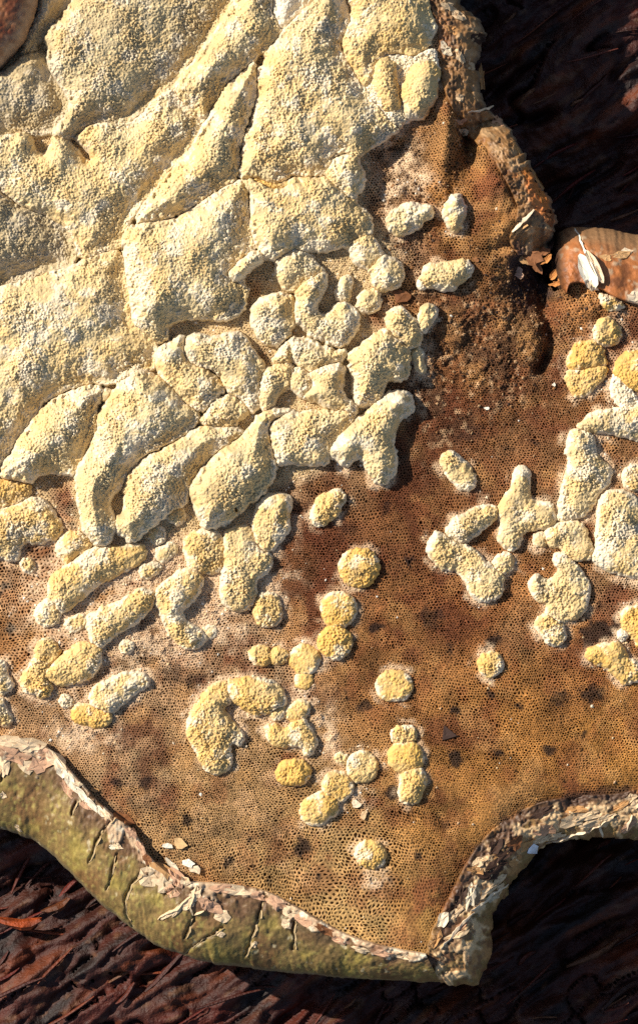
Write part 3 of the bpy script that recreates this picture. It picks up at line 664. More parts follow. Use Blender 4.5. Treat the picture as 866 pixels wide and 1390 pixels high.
C = np.concatenate([ck, np.repeat(cr_, 6, 0), np.repeat(cb_, 6, 0)])
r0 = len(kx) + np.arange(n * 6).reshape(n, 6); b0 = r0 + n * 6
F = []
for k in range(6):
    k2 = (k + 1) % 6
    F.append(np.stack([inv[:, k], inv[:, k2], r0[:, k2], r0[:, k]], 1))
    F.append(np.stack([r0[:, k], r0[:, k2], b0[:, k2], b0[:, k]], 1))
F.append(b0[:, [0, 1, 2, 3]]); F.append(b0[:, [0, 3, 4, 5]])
F = np.concatenate(F)[:, ::-1]
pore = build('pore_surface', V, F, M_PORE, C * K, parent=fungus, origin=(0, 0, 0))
pore['label'] = 'brown underside pierced by thousands of tiny pores, with black spots'
print('pores', n)
# the rest of the underside, outside the frame
inner_d = None
xs2 = np.concatenate([np.arange(-360, -30, 11.0), np.arange(-30, 905, 55.0), np.arange(905, 1151, 11.0)]); ys2 = np.concatenate([np.arange(-300, -30, 11.0), np.arange(-30, 1300, 33.0)])
X2, Y2 = np.meshgrid(xs2, ys2)
d2 = poly_sdf(INNER, X2, Y2)
F = grid_faces(len(xs2), len(ys2))
off = (X2 <= -30) | (X2 >= 900) | (Y2 <= -30)
F = F[(d2.ravel()[F].max(1) > 0) & off.ravel()[F].all(1)]
build('outer_underside', np.stack([X2.ravel(), Y2.ravel(), HZ(X2, Y2).ravel() - 5], 1), F, M_PORE, (pore_color(X2, Y2) * K * 0.8).reshape(-1, 3), parent=fungus, origin=(0, 0, 0))

# ---------------------------------------------------------------- rolled margin
RIMS = []
def rim(pairs, lip, drop, tone, rough_amp, label, cracks=(), M=64, inner_wall=9, rag=0.8):
    Q = catmull(pairs)
    q0 = Q.copy()
    for a_, b_ in ((2, 151), (3, 152)):
        Q[:, a_] += rag * (1.4 * vnoise(q0[:, 2], q0[:, 3], 14, b_) + 0.9 * vnoise(q0[:, 2], q0[:, 3], 5, b_ + 5))
    n = len(Q)
    t = np.concatenate([np.linspace(0, 0.9, M - 14), 1 - 0.1 * (1 - np.linspace(0, 1, 10)[1:]) ** 2])
    m = len(t)
    A = Q[:, None, :2]; B = Q[:, None, 2:]
    tt = t[None, :, None]
    XY = A * (1 - tt) + B * tt
    x, y = XY[..., 0], XY[..., 1]
    zb = HZ(Q[:, 0], Q[:, 1])
    k = np.ones(15) / 15
    zb = np.convolve(np.pad(zb, 7, 'edge'), k, 'valid')
    zb = np.clip(zb, -30, 40)
    prof = lip * (1 - t) ** 0.8 - drop * (1 - np.sqrt(np.clip(1 - t ** 2.2, 0, 1)))
    z = zb[:, None] + prof[None]
    z = z + rough_amp * (fbm(x, y, 30, 91, 3) * 1.6 + 0.6 * fbm(x, y, 8, 92, 3) + 0.35 * vnoise(x, y, 2.6, 93)) * (1 - 0.5 * t[None])
    for cr, wd, dp in cracks:
        z = z - dp * np.exp(-(seg_dist(cr, x + 2.2 * vnoise(x, y, 11, 161), y + 1.5 * vnoise(x, y, 9, 162)) / wd) ** 2)
    c, skin = tone(x, y, np.broadcast_to(t[None], x.shape))
    z = z + skin
    # inner wall dipping into the pore surface, outer wall going down and under
    dirn = (A - B)[:, 0, :]; dirn = dirn / (np.linalg.norm(dirn, axis=1)[:, None] + 1e-9)
    wi = [(2.0, -inner_wall), (1.0, -inner_wall * 0.3)]
    X2 = [x[:, :1] + dirn[:, :1] * a for a, _ in wi]; Y2 = [y[:, :1] + dirn[:, 1:] * a for a, _ in wi]; Z2 = [z[:, :1] + b - (lip if b == -inner_wall else 0) for _, b in wi]
    low = [(0.5, -30), (4, -80), (14, -150), (26, -260)]
    X3 = [x[:, -1:] + dirn[:, :1] * a for a, _ in low]; Y3 = [y[:, -1:] + dirn[:, 1:] * a for a, _ in low]; Z3 = [np.minimum(z[:, -1:] + b, -20 + b * 0.9) for _, b in low]
    Xa = np.hstack(X2 + [x] + X3); Ya = np.hstack(Y2 + [y] + Y3); Za = np.hstack(Z2 + [z] + Z3)
    Ca = np.concatenate([c[:, :1], c[:, :1], c] + [c[:, -1:]] * 4, 1)
    mm = Xa.shape[1]
    F = grid_faces(mm, n)
    ob = build('rim', np.stack([Xa.ravel(), Ya.ravel(), Za.ravel()], 1), F, M_RIM, (Ca * K).reshape(-1, 3), parent=fungus, origin=(float((x.mean() - CX) * S), float((CY - y.mean()) * S), 0))
    # make sure the faces look up
    me = ob.data
    nz = np.zeros(len(me.polygons) * 3, np.float32); me.polygons.foreach_get('normal', nz)
    if nz.reshape(-1, 3)[:, 2].mean() < 0: me.flip_normals()
    ob['label'] = label
    RIMS.append((x.ravel(), y.ravel(), z.ravel()))
    return ob

def tone_left(x, y, t):
    c = np.broadcast_to(lin((138, 112, 66)), x.shape + (3,))
    c = mix(c, lin((150, 130, 66)), sstep(-0.1, 0.5, fbm(x, y, 26, 101, 4)))
    c = mix(c, lin((128, 94, 56)), sstep(-0.15, 0.5, fbm(x, y, 40, 102, 4)))
    c = mix(c, lin((86, 74, 38)), 0.55 * sstep(0.1, 0.6, fbm(x, y, 10, 103, 3)))
    c = mix(c, lin((176, 160, 88)), 0.55 * sstep(0.1, 0.6, fbm(x, y, 5, 107, 2)))
    c = mix(c, lin((104, 74, 52)), sstep(0.5, 0.2, t + 0.2 * fbm(x, y, 22, 104, 4)) * 0.85)
    c = mix(c, lin((84, 68, 40)), 0.75 * sstep(-.1, .5, fbm(x, y, 32, 110, 3)) * sstep(230, 330, x))
    c = c * 1.08
    wid = 0.15 + 0.10 * vnoise(x, y, 60, 109) - 0.12 * sstep(150, 175, x) * sstep(215, 190, x)
    crust = sstep(0.02, -0.02, t - wid + 0.22 * fbm(x, y, 17, 105, 4))
    cc = mix(np.broadcast_to(lin((214, 180, 142)), x.shape + (3,)), lin((150, 112, 82)), sstep(-0.1, 0.5, fbm(x, y, 14, 106, 4)))
    cc = mix(cc, lin((240, 222, 190)), sstep(0.1, 0.6, fbm(x, y, 9, 116, 3)))
    c = mix(c, cc, crust)
    c = mix(c, lin((128, 112, 80)), sstep(0.93, 0.985, t))
    c = mix(c, lin((206, 190, 150)), 0.7 * sstep(0.5, 0.62, fbm(x, y, 12, 108, 4)))
    return c, 3.0 * crust + 0.8 * fbm(x, y, 6, 117, 2)
def tone_low(x, y, t):
    c = np.broadcast_to(lin((140, 112, 66)), x.shape + (3,))
    c = mix(c, lin((176, 132, 82)), sstep(-.1, .4, fbm(x, y, 20, 111, 4)))
    dark = sstep(0.55, 0.2, t + 0.35 * fbm(x, y, 20, 112, 4))
    c = mix(c, lin((88, 60, 42)), dark * 0.9)
    pale = sstep(0.0, 0.3, fbm(x, y, 13, 113, 4) + 0.16 - 1.5 * np.abs(t - 0.5) ** 1.5 + 0.22 * sstep(720, 780, x))
    c = mix(c, lin((226, 190, 142)), pale * 0.85)
    c = mix(c, lin((120, 82, 52)), 0.75 * sstep(0.1, 0.45, fbm(x, y, 7, 114, 3)))
    c = mix(c, lin((60, 46, 38)), 0.8 * sstep(0.2, 0.02, t + 0.16 * fbm(x, y, 10, 115, 3)))
    blend = sstep(0.26, 0.0, t + 0.16 * fbm(x, y, 14, 118, 3))
    c = mix(c, pore_color(x, y), blend)
    return c, (2.2 * pale - 1.5 * dark) * (1 - blend)
def tone_top(x, y, t):
    c = np.broadcast_to(lin((150, 110, 68)), x.shape + (3,))
    c = mix(c, lin((62, 46, 36)), 0.8 * sstep(0.0, 0.5, fbm(x, y, 18, 121, 3)))
    pale = sstep(0.05, 0.35, fbm(x, y, 12, 122, 3) - 0.05 + 0.15 * sstep(130, 40, y))
    c = mix(c, lin((186, 150, 108)), pale * 0.8)
    c = mix(c, lin((196, 120, 62)), sstep(0.35, 0.7, gauss(x, y, 728, 262, 20, 50, -0.5) + 0.3 * vnoise(x, y, 12, 123)))
    c = mix(c, lin((120, 108, 90)), sstep(0.85, 0.97, t) * 0.8)
    blend = sstep(0.42, 0.02, t + 0.2 * fbm(x, y, 16, 124, 3))
    c = mix(c, pore_color(x, y) * 1.0, blend)
    return c, 2.2 * pale * (1 - blend)
def tone_right(x, y, t):
    c = np.broadcast_to(lin((178, 108, 56)), x.shape + (3,))
    c = mix(c, lin((150, 112, 76)), sstep(0.45, 0.95, t + 0.3 * fbm(x, y, 26, 131, 4)))
    c = mix(c, lin((112, 66, 36)), 0.8 * sstep(0.0, 0.5, fbm(x, y, 16, 132, 4)))
    c = mix(c, lin((228, 196, 160)), sstep(0.4, 0.7, gauss(x, y, 868, 402, 26, 14) + 0.25 * vnoise(x, y, 8, 133)))
    pale = 0.7 * sstep(0.4, 0.65, fbm(x, y, 12, 134, 4) + 0.25 * gauss(x, y, 840, 345, 26, 14))
    c = mix(c, lin((190, 166, 134)), pale)
    c = mix(c, lin((60, 40, 28)), sstep(774, 754, x))
    return c, 1.2 * pale
CR1 = [[(155, 1108), (140, 1125), (128, 1150), (120, 1172)], [(158, 1160), (152, 1185), (145, 1210)], [(200, 1176), (178, 1203), (168, 1225), (172, 1248), (178, 1262)],
       [(360, 1212), (350, 1250), (332, 1302)], [(264, 1242), (250, 1276)], [(104, 1088), (98, 1106)], [(400, 1250), (398, 1290)], [(246, 1302), (262, 1285), (290, 1270), (302, 1260)], [(0, 1030), (2, 1060)], [(225, 1215), (240, 1198)]]
rim_l = rim(RIM_LEFT, 17, 82, tone_left, 3.2, 'mossy olive rolled rim with cream peeling inner edge', [(c_, 1.7, 7.0) for c_ in CR1], inner_wall=14)
rim_b = rim(RIM_LOW, 3, 60, tone_low, 5.5, 'ragged blackened rim with cream papery peelings', inner_wall=6, rag=2.0)
rim_t = rim(RIM_TOP, 4, 54, tone_top, 7.0, 'ragged dark rim with pale crumbs above the brown ridge', inner_wall=6, rag=3.4)
rim_r = rim(RIM_RIGHT, 16, 66, tone_right, 2.0, 'smooth orange brown rolled rim at the right edge', [([(781, 306), (790, 330), (800, 345), (812, 372)], 1.5, 6)], inner_wall=14)

def surf_z(x, y):
    best = None
    for rx, ry, rz in RIMS:
        d = (rx - x) ** 2 + (ry - y) ** 2
        i = int(d.argmin())
        if d[i] < 9 and (best is None or rz[i] > best): best = float(rz[i])
    if best is None:
        if float(poly_sdf(INNER, np.array([x]), np.array([y]))[0]) < -3:
            return min((float(((rx - x) ** 2 + (ry - y) ** 2).min()), float(rz[int(((rx - x) ** 2 + (ry - y) ** 2).argmin())])) for rx, ry, rz in RIMS)[1]
        return float(HZ(np.array([x]), np.array([y]))[0])
    return best

# ---------------------------------------------------------------- cushion bodies
GROUP = 'pale granular cushions growing on the bracket fungus'
def blur(A, r):
    for ax in (0, 1):
        r_ = min(r, (A.shape[ax] - 1) // 2)
        P_ = np.pad(A, [(r_ + 1, r_) if k == ax else (0, 0) for k in (0, 1)], 'edge')
        cs = np.cumsum(P_, axis=ax)
        A = (np.take(cs, np.arange(2 * r_ + 1, cs.shape[ax]), ax) - np.take(cs, np.arange(0, cs.shape[ax] - 2 * r_ - 1), ax)) / (2 * r_ + 1)
    return A
for i, ((shape, label, o), (gx, gy, d, sl)) in enumerate(zip(CUSHIONS, CUSH)):
    other = np.where(CID[sl] == i, COVER2[sl], COVER[sl])
    sink = sstep(0.5, 5.0, other - d) * (0 if o.get('ns') else 1)
    d = d + (3.2 if (i < 26 or 44 <= i < 48) else 2.2 if i < 48 else 1.1) * sstep(-10, -2, blur(other, 2))
    H = o['H'] * (1.25 if i < 48 else 0.76); dm = float(d.max())
    ds = blur(d, 3)
    dgy, dgx = np.gradient(ds, ST)
    facing = blur(blur(dgx * math.cos(SUN_AZ) + dgy * math.sin(SUN_AZ), 5), 5)
    wn_ = min(dm * 0.95, max(10.0, H * 0.55)); ww_ = min(dm * 0.95, max(12.0, H * 1.3))
    w = ww_ + (wn_ - ww_) * np.clip(facing * 0.6 + 0.5, 0, 1)
    q = np.clip(d / w, 0, 1)
    prof = np.clip(1 - (1 - q) ** 2.0, 0, 1) ** (0.5 if i < 48 else 0.62)
    broad = np.clip(d / max(dm, 1), 0, 1)
    body = H * (0.58 * prof + 0.42 * (1 - (1 - broad) ** 2)) * 1.06
    adj = sstep(-48, -3, blur(np.maximum(other, -60), 3)) * sstep(0, 2.5, d)
    fuse = np.clip(0.52 + 0.6 * fbm(gx, gy, 40, 95, 2), 0.2, 0.86)
    body = body + adj * (0.30 * fuse if i < 48 else 0.12) * np.clip(H - body, 0, None)
    mx, my = gx[d > 0].mean(), gy[d > 0].mean()
    along = (gx - mx) * math.cos(SUN_AZ) + (gy - my) * math.sin(SUN_AZ)
    tl = (o.get('t', 0) + (0.07 if i < 50 else 0.04)) * along
    body = body - 0.5 * H * np.tanh(tl / (0.5 * H)) * sstep(0, 10, d)
    body = body + sstep(0, 14, d) * (min(1, dm / 30) * 5.0 * vnoise(gx, gy, 42, 600 + i) + 2.2 * vnoise(gx, gy, 16, 700 + i))
    body = body * (1 - 0.8 * sink) - 16 * sink
    f1, f2, cid = worley(gx + 1.6 * vnoise(gx, gy, 6, 801), gy + 1.6 * vnoise(gx, gy, 6, 802), 2.9 + 0.6 * ((i * 37) % 10) / 10, 800 + i, 1.0)
    wsm = o.get('w', 0)
    amp = np.clip(2.1 + 2.0 * fbm(gx, gy, 36, 900 + i, 3), 0.5, 3.5) * (0.78 if o.get('y', 0) > .55 else 1) * (1 - 0.6 * (wsm >= 1))
    grain = amp * (0.6 * np.clip(1 - (f1 / 0.75) ** 2, -0.3, 1) + 0.75 * sstep(0.0, 0.30, f2 - f1)) * (0.4 + 1.0 * cid) + 0.7 * vnoise(gx, gy, 2.2, 803) + 1.1 * vnoise(gx, gy, 7.5, 804)
    z = HZ(gx, gy) + np.where(d > 0, body + grain * sstep(-1, 4, d), -9 + 2.5 * np.clip(d, -3, 0))
    yv = np.clip(o.get('y', .3) * (0.58 if i < 48 else 1.15) + 0.34 * fbm(gx, gy, 30, 1000 + i, 3) + 0.25 * (cid - 0.5), 0, 1)
    cc = mix(np.broadcast_to(lin((228, 205, 157)), gx.shape + (3,)), lin((230, 180, 88)), yv * 0.88)
    fr = np.clip(sstep(0.0, 0.6, fbm(gx, gy, 20, 1100 + i, 3) + 0.5 * (cid - 0.5) + (0.7 if o.get('y', 0) < .5 else 0.45) * sstep(8, 0, d) - 0.7 * max(0, o.get('y', 0) - .45)) * 0.75 + wsm, 0, 1)  # patchy frost, plus edge whitening that paints the sunlit rims into the colour
    cc = mix(cc, lin((245, 231, 204)), fr)
    cc = mix(cc, lin((158, 138, 104)), 0.40 * sstep(0.25, 0.75, fbm(gx, gy, 32, 1200 + i, 4)) * (1 - min(1, wsm)))
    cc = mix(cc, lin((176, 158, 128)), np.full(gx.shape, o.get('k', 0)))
    cc = cc * (0.90 + 0.17 * cid)[..., None]
    F = grid_faces(gx.shape[1], gx.shape[0])
    F = F[d.ravel()[F].max(1) > -0.6]
    ob = build('fungal_cushion', np.stack([gx.ravel(), gy.ravel(), z.ravel()], 1), F, M_CUSHION, (cc * K).reshape(-1, 3))
    tag(ob, label, 'cushion', GROUP)
del CUSH

# ---------------------------------------------------------------- the reddish brown lump in the corner
gx, gy = np.meshgrid(np.arange(-90, 70, 1.5), np.arange(-90, 135, 1.5))
poly = chaikin([(-84, -84), (50, -84), (56, -30), (55, 0), (46, 34), (30, 68), (0, 97), (-40, 118), (-84, 124)], 2)
d = poly_sdf(poly, gx + 2 * vnoise(gx, gy, 14, 141), gy + 2 * vnoise(gx, gy, 14, 142))
q = np.clip(d / 60, 0, 1)
z = np.where(d > 0, 28 + 52 * np.sqrt(np.clip(1 - (1 - q) ** 2, 0, 1)) + 2 * fbm(gx, gy, 14, 143, 3) + 1.0 * vnoise(gx, gy, 3.5, 144), -5)
cc = mix(np.broadcast_to(lin((112, 58, 32)), gx.shape + (3,)), lin((150, 96, 58)), sstep(-.2, .5, fbm(gx, gy, 20, 145, 3)))
cc = mix(cc, lin((60, 30, 20)), sstep(0.1, .6, fbm(gx, gy, 26, 146, 3)))
cc = mix(cc, lin((170, 140, 110)), 0.8 * sstep(26, 4, d + 8 * vnoise(gx, gy, 6, 147)))
F = grid_faces(gx.shape[1], gx.shape[0]); F = F[d.ravel()[F].max(1) > -0.6]
lump = build('fungus_lump', np.stack([gx.ravel(), gy.ravel(), z.ravel()], 1), F, M_LUMP, (cc * K).reshape(-1, 3))
tag(lump, 'rounded reddish brown lump overhanging the crust in the upper left corner', 'lump')

# ---------------------------------------------------------------- papery flakes, ribbons, chips
def flake(name, x, y, L, W, ang, c, lift=2.0, curl=0.25, tilt=0.0, parent=None, thick=0.9, n=13, jag=0.34, seed=None, z=None, mat=None):
    r_ = random.Random(seed if seed is not None else int(x * 13 + y * 7))
    ca, sa = math.cos(ang), math.sin(ang)
    zb = surf_z(x, y) if z is None else z
    rings = [0.0, 0.5, 1.0]
    V = []
    rad = [1 + r_.uniform(-jag, jag) for _ in range(n)]; wob = [r_.uniform(-jag, jag) * 0.9 for _ in range(n)]
    for ri in rings:
        for k in range(n if ri else 1):
            a = 2 * math.pi * (k + wob[k]) / n
            lx = ri * rad[k] * math.cos(a) * L / 2; ly = ri * rad[k] * math.sin(a) * W / 2
            px = x + lx * ca - ly * sa; py = y + lx * sa + ly * ca
            zz = surf_z(px, py) if z is None else zb
            zz = 0.85 * max(zz, zb - 14) + 0.15 * zb
            V.append((px, py, zz + lift + tilt * lx + curl * (ly * ly) / max(W, 1) * 1.6 + r_.uniform(-.4, .4)))
    T = len(V)
    V += [(a, b, c_ - thick) for a, b, c_ in V]
    F = []
    for k in range(n):
        k2 = (k + 1) % n
        F.append((0, 1 + k2, 1 + k, 0)); 
        F.append((1 + k, 1 + k2, 1 + n + k2, 1 + n + k))
        F.append((T + 1 + k2, T + 1 + k, T + 1 + n + k, T + 1 + n + k2))
        F.append((1 + n + k, 1 + n + k2, T + 1 + n + k2, T + 1 + n + k))
    tri = [f for f in F if f[0] == f[3]]; quad = [f for f in F if f[0] != f[3]]
    F3 = [(a, b, c_) for a, b, c_, _ in tri] + [t for a, b, c_, d_ in quad for t in ((a, b, c_), (a, c_, d_))]
    F3 += [(T, T + 1 + k, T + 1 + (k + 1) % n) for k in range(n)]
    C = np.array([np.asarray(c) * r_.uniform(0.8, 1.15) for _ in V]) * K
    ob = build(name, V, F3, mat or M_FLAKE, C, parent=parent, smooth=False)
    import bmesh
    bm = bmesh.new(); bm.from_mesh(ob.data); bmesh.ops.recalc_face_normals(bm, faces=bm.faces); bm.to_mesh(ob.data); bm.free()
    return ob

def ribbon(name, pts, width, c, lift=1.5, height=3.0, parent=None, seed=1):
    """a raised torn edge following a crack"""
    r_ = random.Random(seed)
    P_ = [np.array(p, float) for p in pts]; Q = []
    for a, b in zip(P_[:-1], P_[1:]):
        m = max(2, int(np.linalg.norm(b - a) / 4))
        for k in range(m): Q.append(a + (b - a) * k / m)
    Q.append(P_[-1]); V = []
    for k, p in enumerate(Q):
        t = Q[min(k + 1, len(Q) - 1)] - Q[max(k - 1, 0)]; t = t / (np.linalg.norm(t) + 1e-9); nrm = np.array([-t[1], t[0]])
        e = k / max(1, len(Q) - 1); w = width * (0.35 + 0.65 * math.sin(math.pi * min(max(e, .06), .94))) * r_.uniform(0.6, 1.3)
        p = p + nrm * (r_.uniform(-.6, .6) + 2.2 * float(vnoise(np.array([p[0]]), np.array([p[1]]), 11, 160)[0]))
        zz = surf_z(p[0], p[1])
        h = height * r_.uniform(.7, 1.2)
        for a, b in ((-.5, -1.5), (-.35, h), (.35, h * .55), (.5, -1.5)):
            V.append((p[0] + nrm[0] * a * w, p[1] + nrm[1] * a * w, zz + lift + b))
    F = []
    for k in range(len(Q) - 1):
        for j in range(4):
            a = k * 4 + j; b = k * 4 + (j + 1) % 4
            F.append((a, b, b + 4, a + 4))
    F += [(0, 1, 2, 3), tuple((len(Q) - 1) * 4 + j for j in (3, 2, 1, 0))]
    C = np.array([np.asarray(c) * r_.uniform(0.85, 1.12) for _ in V]) * K
    ob = build(name, V, F, M_FLAKE, C, parent=parent, smooth=False)
    import bmesh
    bm = bmesh.new(); bm.from_mesh(ob.data); bmesh.ops.recalc_face_normals(bm, faces=bm.faces); bm.to_mesh(ob.data); bm.free()
    return ob

CREAM = lin((238, 214, 180)); PINK = lin((214, 172, 142)); WHITE = lin((246, 236, 214)); TAN = lin((206, 160, 108)); DARK = lin((70, 50, 40)); BROWN = lin((140, 92, 58)); ORANGE = lin((206, 136, 72))
for (x, y, L, W, a, c) in [(12,1006,34,14,.1,CREAM),(40,1012,40,18,.1,CREAM),(20,1026,36,20,.2,PINK),(54,1038,32,20,-.3,PINK),(36,1040,26,16,.6,CREAM),(75,1030,30,14,.7,CREAM),(62,1024,20,12,.2,PINK),(5,1042,14,30,.1,CREAM),
    (84,1044,30,13,.9,WHITE),(96,1060,26,10,.9,WHITE),(92,1070,24,12,1.0,PINK),(108,1074,30,9,.8,WHITE),(122,1088,30,9,.75,WHITE),(136,1100,26,8,.8,WHITE),(118,1094,16,8,.6,PINK),(146,1106,18,7,.7,CREAM),(108,1064,10,7,.3,CREAM),(129,1073,9,6,.2,TAN),
    (168,1112,26,16,.5,BROWN),(180,1130,16,12,.8,PINK),(192,1150,18,9,1.1,PINK),(200,1166,16,10,1.0,BROWN),(203,1190,28,26,.5,CREAM),(222,1200,26,20,.7,CREAM),(232,1210,20,16,.7,PINK),(222,1180,34,14,.62,TAN),(240,1192,26,14,.8,PINK),(234,1176,26,7,.9,WHITE),(252,1196,14,10,.6,CREAM),
    (266,1214,14,24,.3,CREAM),(278,1226,18,14,.6,PINK),(290,1232,22,12,.5,PINK),(302,1244,18,16,.5,CREAM),(298,1269,12,8,.1,CREAM),(256,1228,22,10,-.7,CREAM),(240,1236,22,8,-.75,CREAM),(226,1244,18,7,-.5,CREAM),
    (300,1206,30,12,.1,PINK),(326,1210,30,12,.15,CREAM),(350,1216,20,10,.3,PINK),(376,1226,28,16,.5,PINK),(396,1240,24,14,.5,CREAM),(412,1250,26,12,.6,PINK),(390,1254,14,12,.2,CREAM),(440,1262,26,10,.5,BROWN),(462,1276,24,9,.4,PINK),(490,1288,22,8,.3,CREAM),(520,1294,26,9,.2,PINK),(548,1298,18,8,.1,CREAM),
    (22,1127,16,6,.9,CREAM),(4,1080,10,8,.5,CREAM),(160,1148,14,8,.5,CREAM),(152,1150,9,6,.3,WHITE),(345,1284,6,9,.4,CREAM)]:
    flake('flake', x, y, L * 1.12, W * 1.05, a, c * np.array([.9, .85, .78]), lift=1.0, curl=rng.uniform(.02, .25), tilt=rng.gauss(0, .04), parent=rim_l)
for k, cr in enumerate(CR1[:8]):
    ribbon('torn_edge', [(x + 1.8, y + .5) for x, y in cr], 2.5 if k != 3 else 3.6, lin((190, 164, 122)), 0.3, 2.0, rim_l, seed=k)
for k, cr in enumerate([[(262, 1212), (258, 1232), (264, 1242)], [(278, 1238), (264, 1244)], [(258, 1216), (240, 1236), (214, 1250)]]):
    ribbon('torn_edge', cr, 4.2, lin((222, 196, 156)), 0.6, 3.0, rim_l, seed=20 + k)

for (x, y, L, W, a, c) in [(592,1276,26,8,-1.0,TAN),(600,1250,20,12,-1.2,WHITE),(614,1244,26,10,-.7,CREAM),(620,1270,30,8,-.4,CREAM),(628,1256,20,8,-.6,PINK),(640,1216,34,15,-1.35,WHITE),(648,1236,22,10,-.5,CREAM),(664,1210,28,9,-.7,CREAM),(668,1222,18,9,-.3,WHITE),(680,1210,18,8,-1.1,CREAM),(680,1196,26,9,-.7,CREAM),(646,1182,18,12,.2,TAN),(650,1170,18,11,-.5,CREAM),(664,1190,24,16,.2,DARK),(676,1176,26,16,-.6,DARK),(688,1160,26,14,-.6,DARK),(700,1172,20,10,-.8,TAN),(716,1150,22,10,-.5,TAN),(700,1146,24,14,-.5,BROWN),(736,1142,26,8,-.3,CREAM),(742,1128,26,14,-.3,PINK),(752,1138,28,8,-.2,CREAM),(776,1116,30,13,-.2,CREAM),(796,1110,30,12,-.2,CREAM),(800,1122,30,10,-.25,CREAM),(824,1112,24,9,-.4,CREAM),(842,1096,22,10,-.5,TAN),(784,1100,24,9,-.1,TAN),(858,1084,18,10,-.6,CREAM),(854,1124,20,9,-.8,PINK),(866,1092,16,12,-.3,CREAM),(736,1104,24,10,-.4,DARK),(672,1150,22,14,-.8,DARK),(626,1216,22,12,-1.2,DARK),(612,1240,18,10,-1.1,DARK)]:
    flake('flake', x, y, L * 1.15, W * 1.1, a, c * (0.62, 0.55, 0.46) if c is WHITE and x > 645 else c * np.array([.86, .78, .68]), lift=1.2, curl=rng.uniform(.05, .3), tilt=rng.gauss(0, .05), parent=rim_b)
for k, cr in enumerate([[(824, 1118), (800, 1130), (770, 1140), (742, 1146)], [(640, 1238), (668, 1218), (692, 1204)], [(600, 1290), (622, 1262), (645, 1240)], [(814, 1120), (822, 1140)], [(860, 1108), (852, 1130)]]):
    ribbon('torn_edge', cr, 4.5, CREAM, 1.0, 3.5, rim_b, seed=40 + k)

for (x, y, L, W, a, c) in [(622,18,22,12,.6,CREAM),(614,40,18,12,.3,TAN),(605,66,18,10,1.0,WHITE),(624,76,22,9,1.2,CREAM),(640,88,22,10,1.3,CREAM),(624,133,10,8,.2,CREAM),(650,48,18,14,.5,DARK),(655,100,30,8,1.5,TAN),(620,166,24,9,-.2,PINK),(634,188,20,14,.9,BROWN),(630,178,14,8,.3,CREAM),(610,8,18,10,.5,CREAM),(676,160,18,12,.6,PINK),(700,200,22,7,1.1,TAN),(714,236,24,12,1.0,ORANGE),(734,266,22,10,1.0,ORANGE),(746,294,22,10,1.4,BROWN),(728,240,30,5,.95,TAN)]:
    flake('flake', x, y, L * 1.1, W * 1.1, a, c * np.array([.8, .72, .62]), lift=1.0, curl=rng.uniform(.1, .4), tilt=rng.gauss(0, .08), parent=rim_t)
ribbon('torn_edge', [(724, 286), (714, 296), (704, 308), (694, 316)], 6, CREAM, 1.5, 4, rim_t, seed=61)
ribbon('torn_edge', [(716, 308), (706, 314), (700, 320)], 5, TAN, 1.5, 3, rim_t, seed=62)
ribbon('torn_edge', [(636, 154), (650, 150), (664, 146), (672, 140)], 4, CREAM, 2.0, 3, rim_t, seed=63)
for (x, y, L, W, a, c, zz) in [(722,348,26,18,.6,BROWN,-8),(738,342,18,12,-.4,BROWN,-14),(714,350,16,14,.3,TAN,-14),(702,368,20,15,.4,PINK,-26),(728,360,22,14,1.0,BROWN,-18),(696,388,24,16,1.2,DARK,-26),(756,384,20,7,-.2,ORANGE,-14),(752,372,16,8,-.9,ORANGE,-18),(764,380,14,6,.2,ORANGE,-8),(742,352,18,8,-.8,ORANGE,-6)]:
    flake('flake', x, y, L, W, a, c, lift=2, curl=.5, tilt=rng.gauss(0, .2), parent=rim_t, z=zz, jag=.35)
# white shell like peeling on the right hand rim
flake('flake', 796, 370, 54, 21, 1.22, WHITE, lift=5, curl=.75, tilt=0.05, parent=rim_r, jag=.08, n=16)
flake('flake', 806, 362, 50, 12, 1.1, CREAM, lift=8, curl=.9, tilt=0.0, parent=rim_r, jag=.1, n=16)
flake('flake', 802, 386, 26, 12, 1.0, CREAM, lift=3, curl=.6, parent=rim_r)
ribbon('torn_edge', [(782, 308), (786, 326), (796, 342), (808, 360), (813, 378)], 5, WHITE, 2, 4, rim_r, seed=71)
for (x, y, L, W, a, c) in [(862,402,24,14,.2,CREAM),(840,345,26,12,-.2,TAN),(852,340,18,8,.1,CREAM),(822,350,16,8,.1,TAN)]:
    flake('flake', x, y, L, W, a, c, lift=.8, curl=.05, parent=rim_r)

# loose chips
def chip(x, y, L, W, a, c, label, thick=3.0, lift=3.0, z=None, n=9, cat='chip', name='bark_chip', jag=.36, tilt=.05):
    o = flake(name, x, y, L, W, a, c, lift=lift, curl=.05, tilt=tilt, thick=thick, n=n, jag=jag, z=z)
    tag(o, label, cat); return o
chip(245, 1145, 19, 13, .9, lin((226, 184, 128)), 'flat tan chip lying on the pores beside the olive rim', 2.5, 3)
chip(228, 1149, 14, 8, -.2, WHITE, 'small whitish chip left of the flat tan chip', 3, 3)
chip(256, 1172, 18, 11, .5, WHITE, 'pale double lobed crumb touching the olive rim', 5, 5, name='pale_crumb', cat='crumb')
chip(266, 1181, 16, 12, .4, CREAM, 'pale crumb against the lower end of the double lobed crumb', 5, 5, name='pale_crumb', cat='crumb')
chip(606, 996, 27, 23, 0.15, lin((66, 46, 38)), 'dark triangular flake lying on ochre pores', 1.2, 1.6, n=3, jag=.12, cat='flake', name='dark_flake')
chip(724, 1157, 20, 15, .1, lin((246, 246, 250)), 'bright white chip on the edge of the blackened rim', 6, 4, n=7)
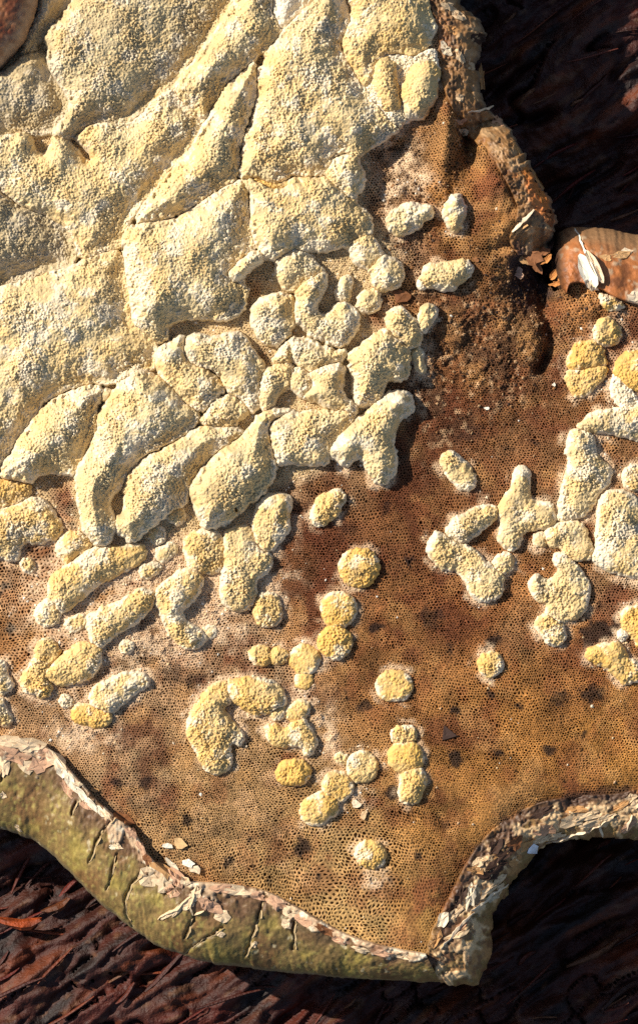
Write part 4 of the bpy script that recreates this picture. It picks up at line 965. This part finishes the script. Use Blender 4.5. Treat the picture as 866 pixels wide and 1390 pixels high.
chip(484, 1092, 15, 10, .4, CREAM, 'crumbly pale fragment below the round disc', 4, 3, name='pale_crumb', cat='crumb', n=10, jag=.3)
chip(494, 1106, 8, 13, .2, lin((220, 184, 138)), 'narrow tan fragment below the crumbly pale one', 3, 3, name='pale_crumb', cat='crumb', n=10, jag=.3)
chip(545, 402, 24, 18, .3, lin((120, 76, 44)), 'orange brown scale below the two touching round cushions', 2.5, 4, name='brown_scale', cat='scale', jag=.3)
chip(660, 554, 7, 5, .2, WHITE, 'tiny white grain on the brown hollow', 2, 2, name='pale_crumb', cat='crumb')
chip(752, 522, 6, 5, .2, WHITE, 'tiny white grain left of the yellow cluster', 2, 2, name='pale_crumb', cat='crumb')
chip(646, 352, 8, 6, .2, lin((150, 100, 60)), 'small brown grain above the dark pit', 2, 2, name='pale_crumb', cat='crumb')

# ---------------------------------------------------------------- powder and crumbs nobody could count
def crumbs(name, pts, tones, label):
    """many tiny irregular grains in one mesh"""
    base = np.array([(1, 0, 0), (-1, 0, 0), (0, 1, 0), (0, -1, 0), (0, 0, 1), (0, 0, -1)], float)
    tri = np.array([(0, 2, 4), (2, 1, 4), (1, 3, 4), (3, 0, 4), (2, 0, 5), (1, 2, 5), (3, 1, 5), (0, 3, 5)])
    g = np.random.default_rng(5)
    n = len(pts)
    r = pts[:, 2][:, None, None] * g.uniform(.6, 1.25, (n, 6, 1))
    V = base[None] * r * g.uniform(.7, 1.3, (n, 1, 3))
    a = g.uniform(0, 6.28, n); ca, sa = np.cos(a)[:, None], np.sin(a)[:, None]
    x = V[..., 0] * ca - V[..., 1] * sa; y = V[..., 0] * sa + V[..., 1] * ca
    z = V[..., 2] * .8
    zb = pts[:, 3]
    W = np.stack([x + pts[:, 0][:, None], y + pts[:, 1][:, None], z + (zb + pts[:, 2] * .25)[:, None]], 2).reshape(-1, 3)
    F = (tri[None] + (np.arange(n) * 6)[:, None, None]).reshape(-1, 3)
    C = np.repeat(np.array(tones)[g.integers(0, len(tones), n)] * g.uniform(.75, 1.1, (n, 1)), 6, 0) * K
    ob = build(name, W, F[:, ::-1], M_FLAKE, C, smooth=False)
    return tag(ob, label, 'crumbs', None, 'stuff')
g = np.random.default_rng(11)
x = g.uniform(-30, 890, 90000); y = g.uniform(-30, 1290, 90000)
cov = near(FC, x, y); _, _, frv = fields(x, y, cov)
ok = (cov < -0.5) & (poly_sdf(INNER, x, y) > 4) & (g.random(90000) < 0.004 + 0.55 * frv ** 1.5)
x, y = x[ok], y[ok]
r = 0.9 + 1.7 * g.random(len(x)) ** 3
crumbs('pale_powder', np.stack([x, y, r, HZ(x, y)], 1), [lin((236, 214, 182)), lin((226, 196, 150)), lin((244, 234, 216)), lin((210, 170, 128))], 'whitish powder scattered on the pores around the cushions')
print('powder', len(x))
x = np.concatenate([g.normal(650, 70, 1100), g.normal(560, 30, 500), g.normal(715, 22, 500), g.normal(628, 14, 260), g.normal(790, 45, 300)]); y = np.concatenate([g.normal(470, 60, 1100), g.normal(300, 70, 500), g.normal(375, 36, 500), g.normal(170, 40, 260), g.normal(420, 40, 300)])
ok = (near(FC, x, y) < -1) & (poly_sdf(INNER, x, y) > 3)
x, y = x[ok], y[ok]
r = 0.8 + 2.2 * g.random(len(x)) ** 3
crumbs('brown_debris', np.stack([x, y, r, HZ(x, y)], 1), [lin((110, 76, 48)), lin((150, 106, 66)), lin((66, 48, 38)), lin((186, 146, 104)), lin((94, 60, 36))], 'brown crumbly debris in the worn hollow')
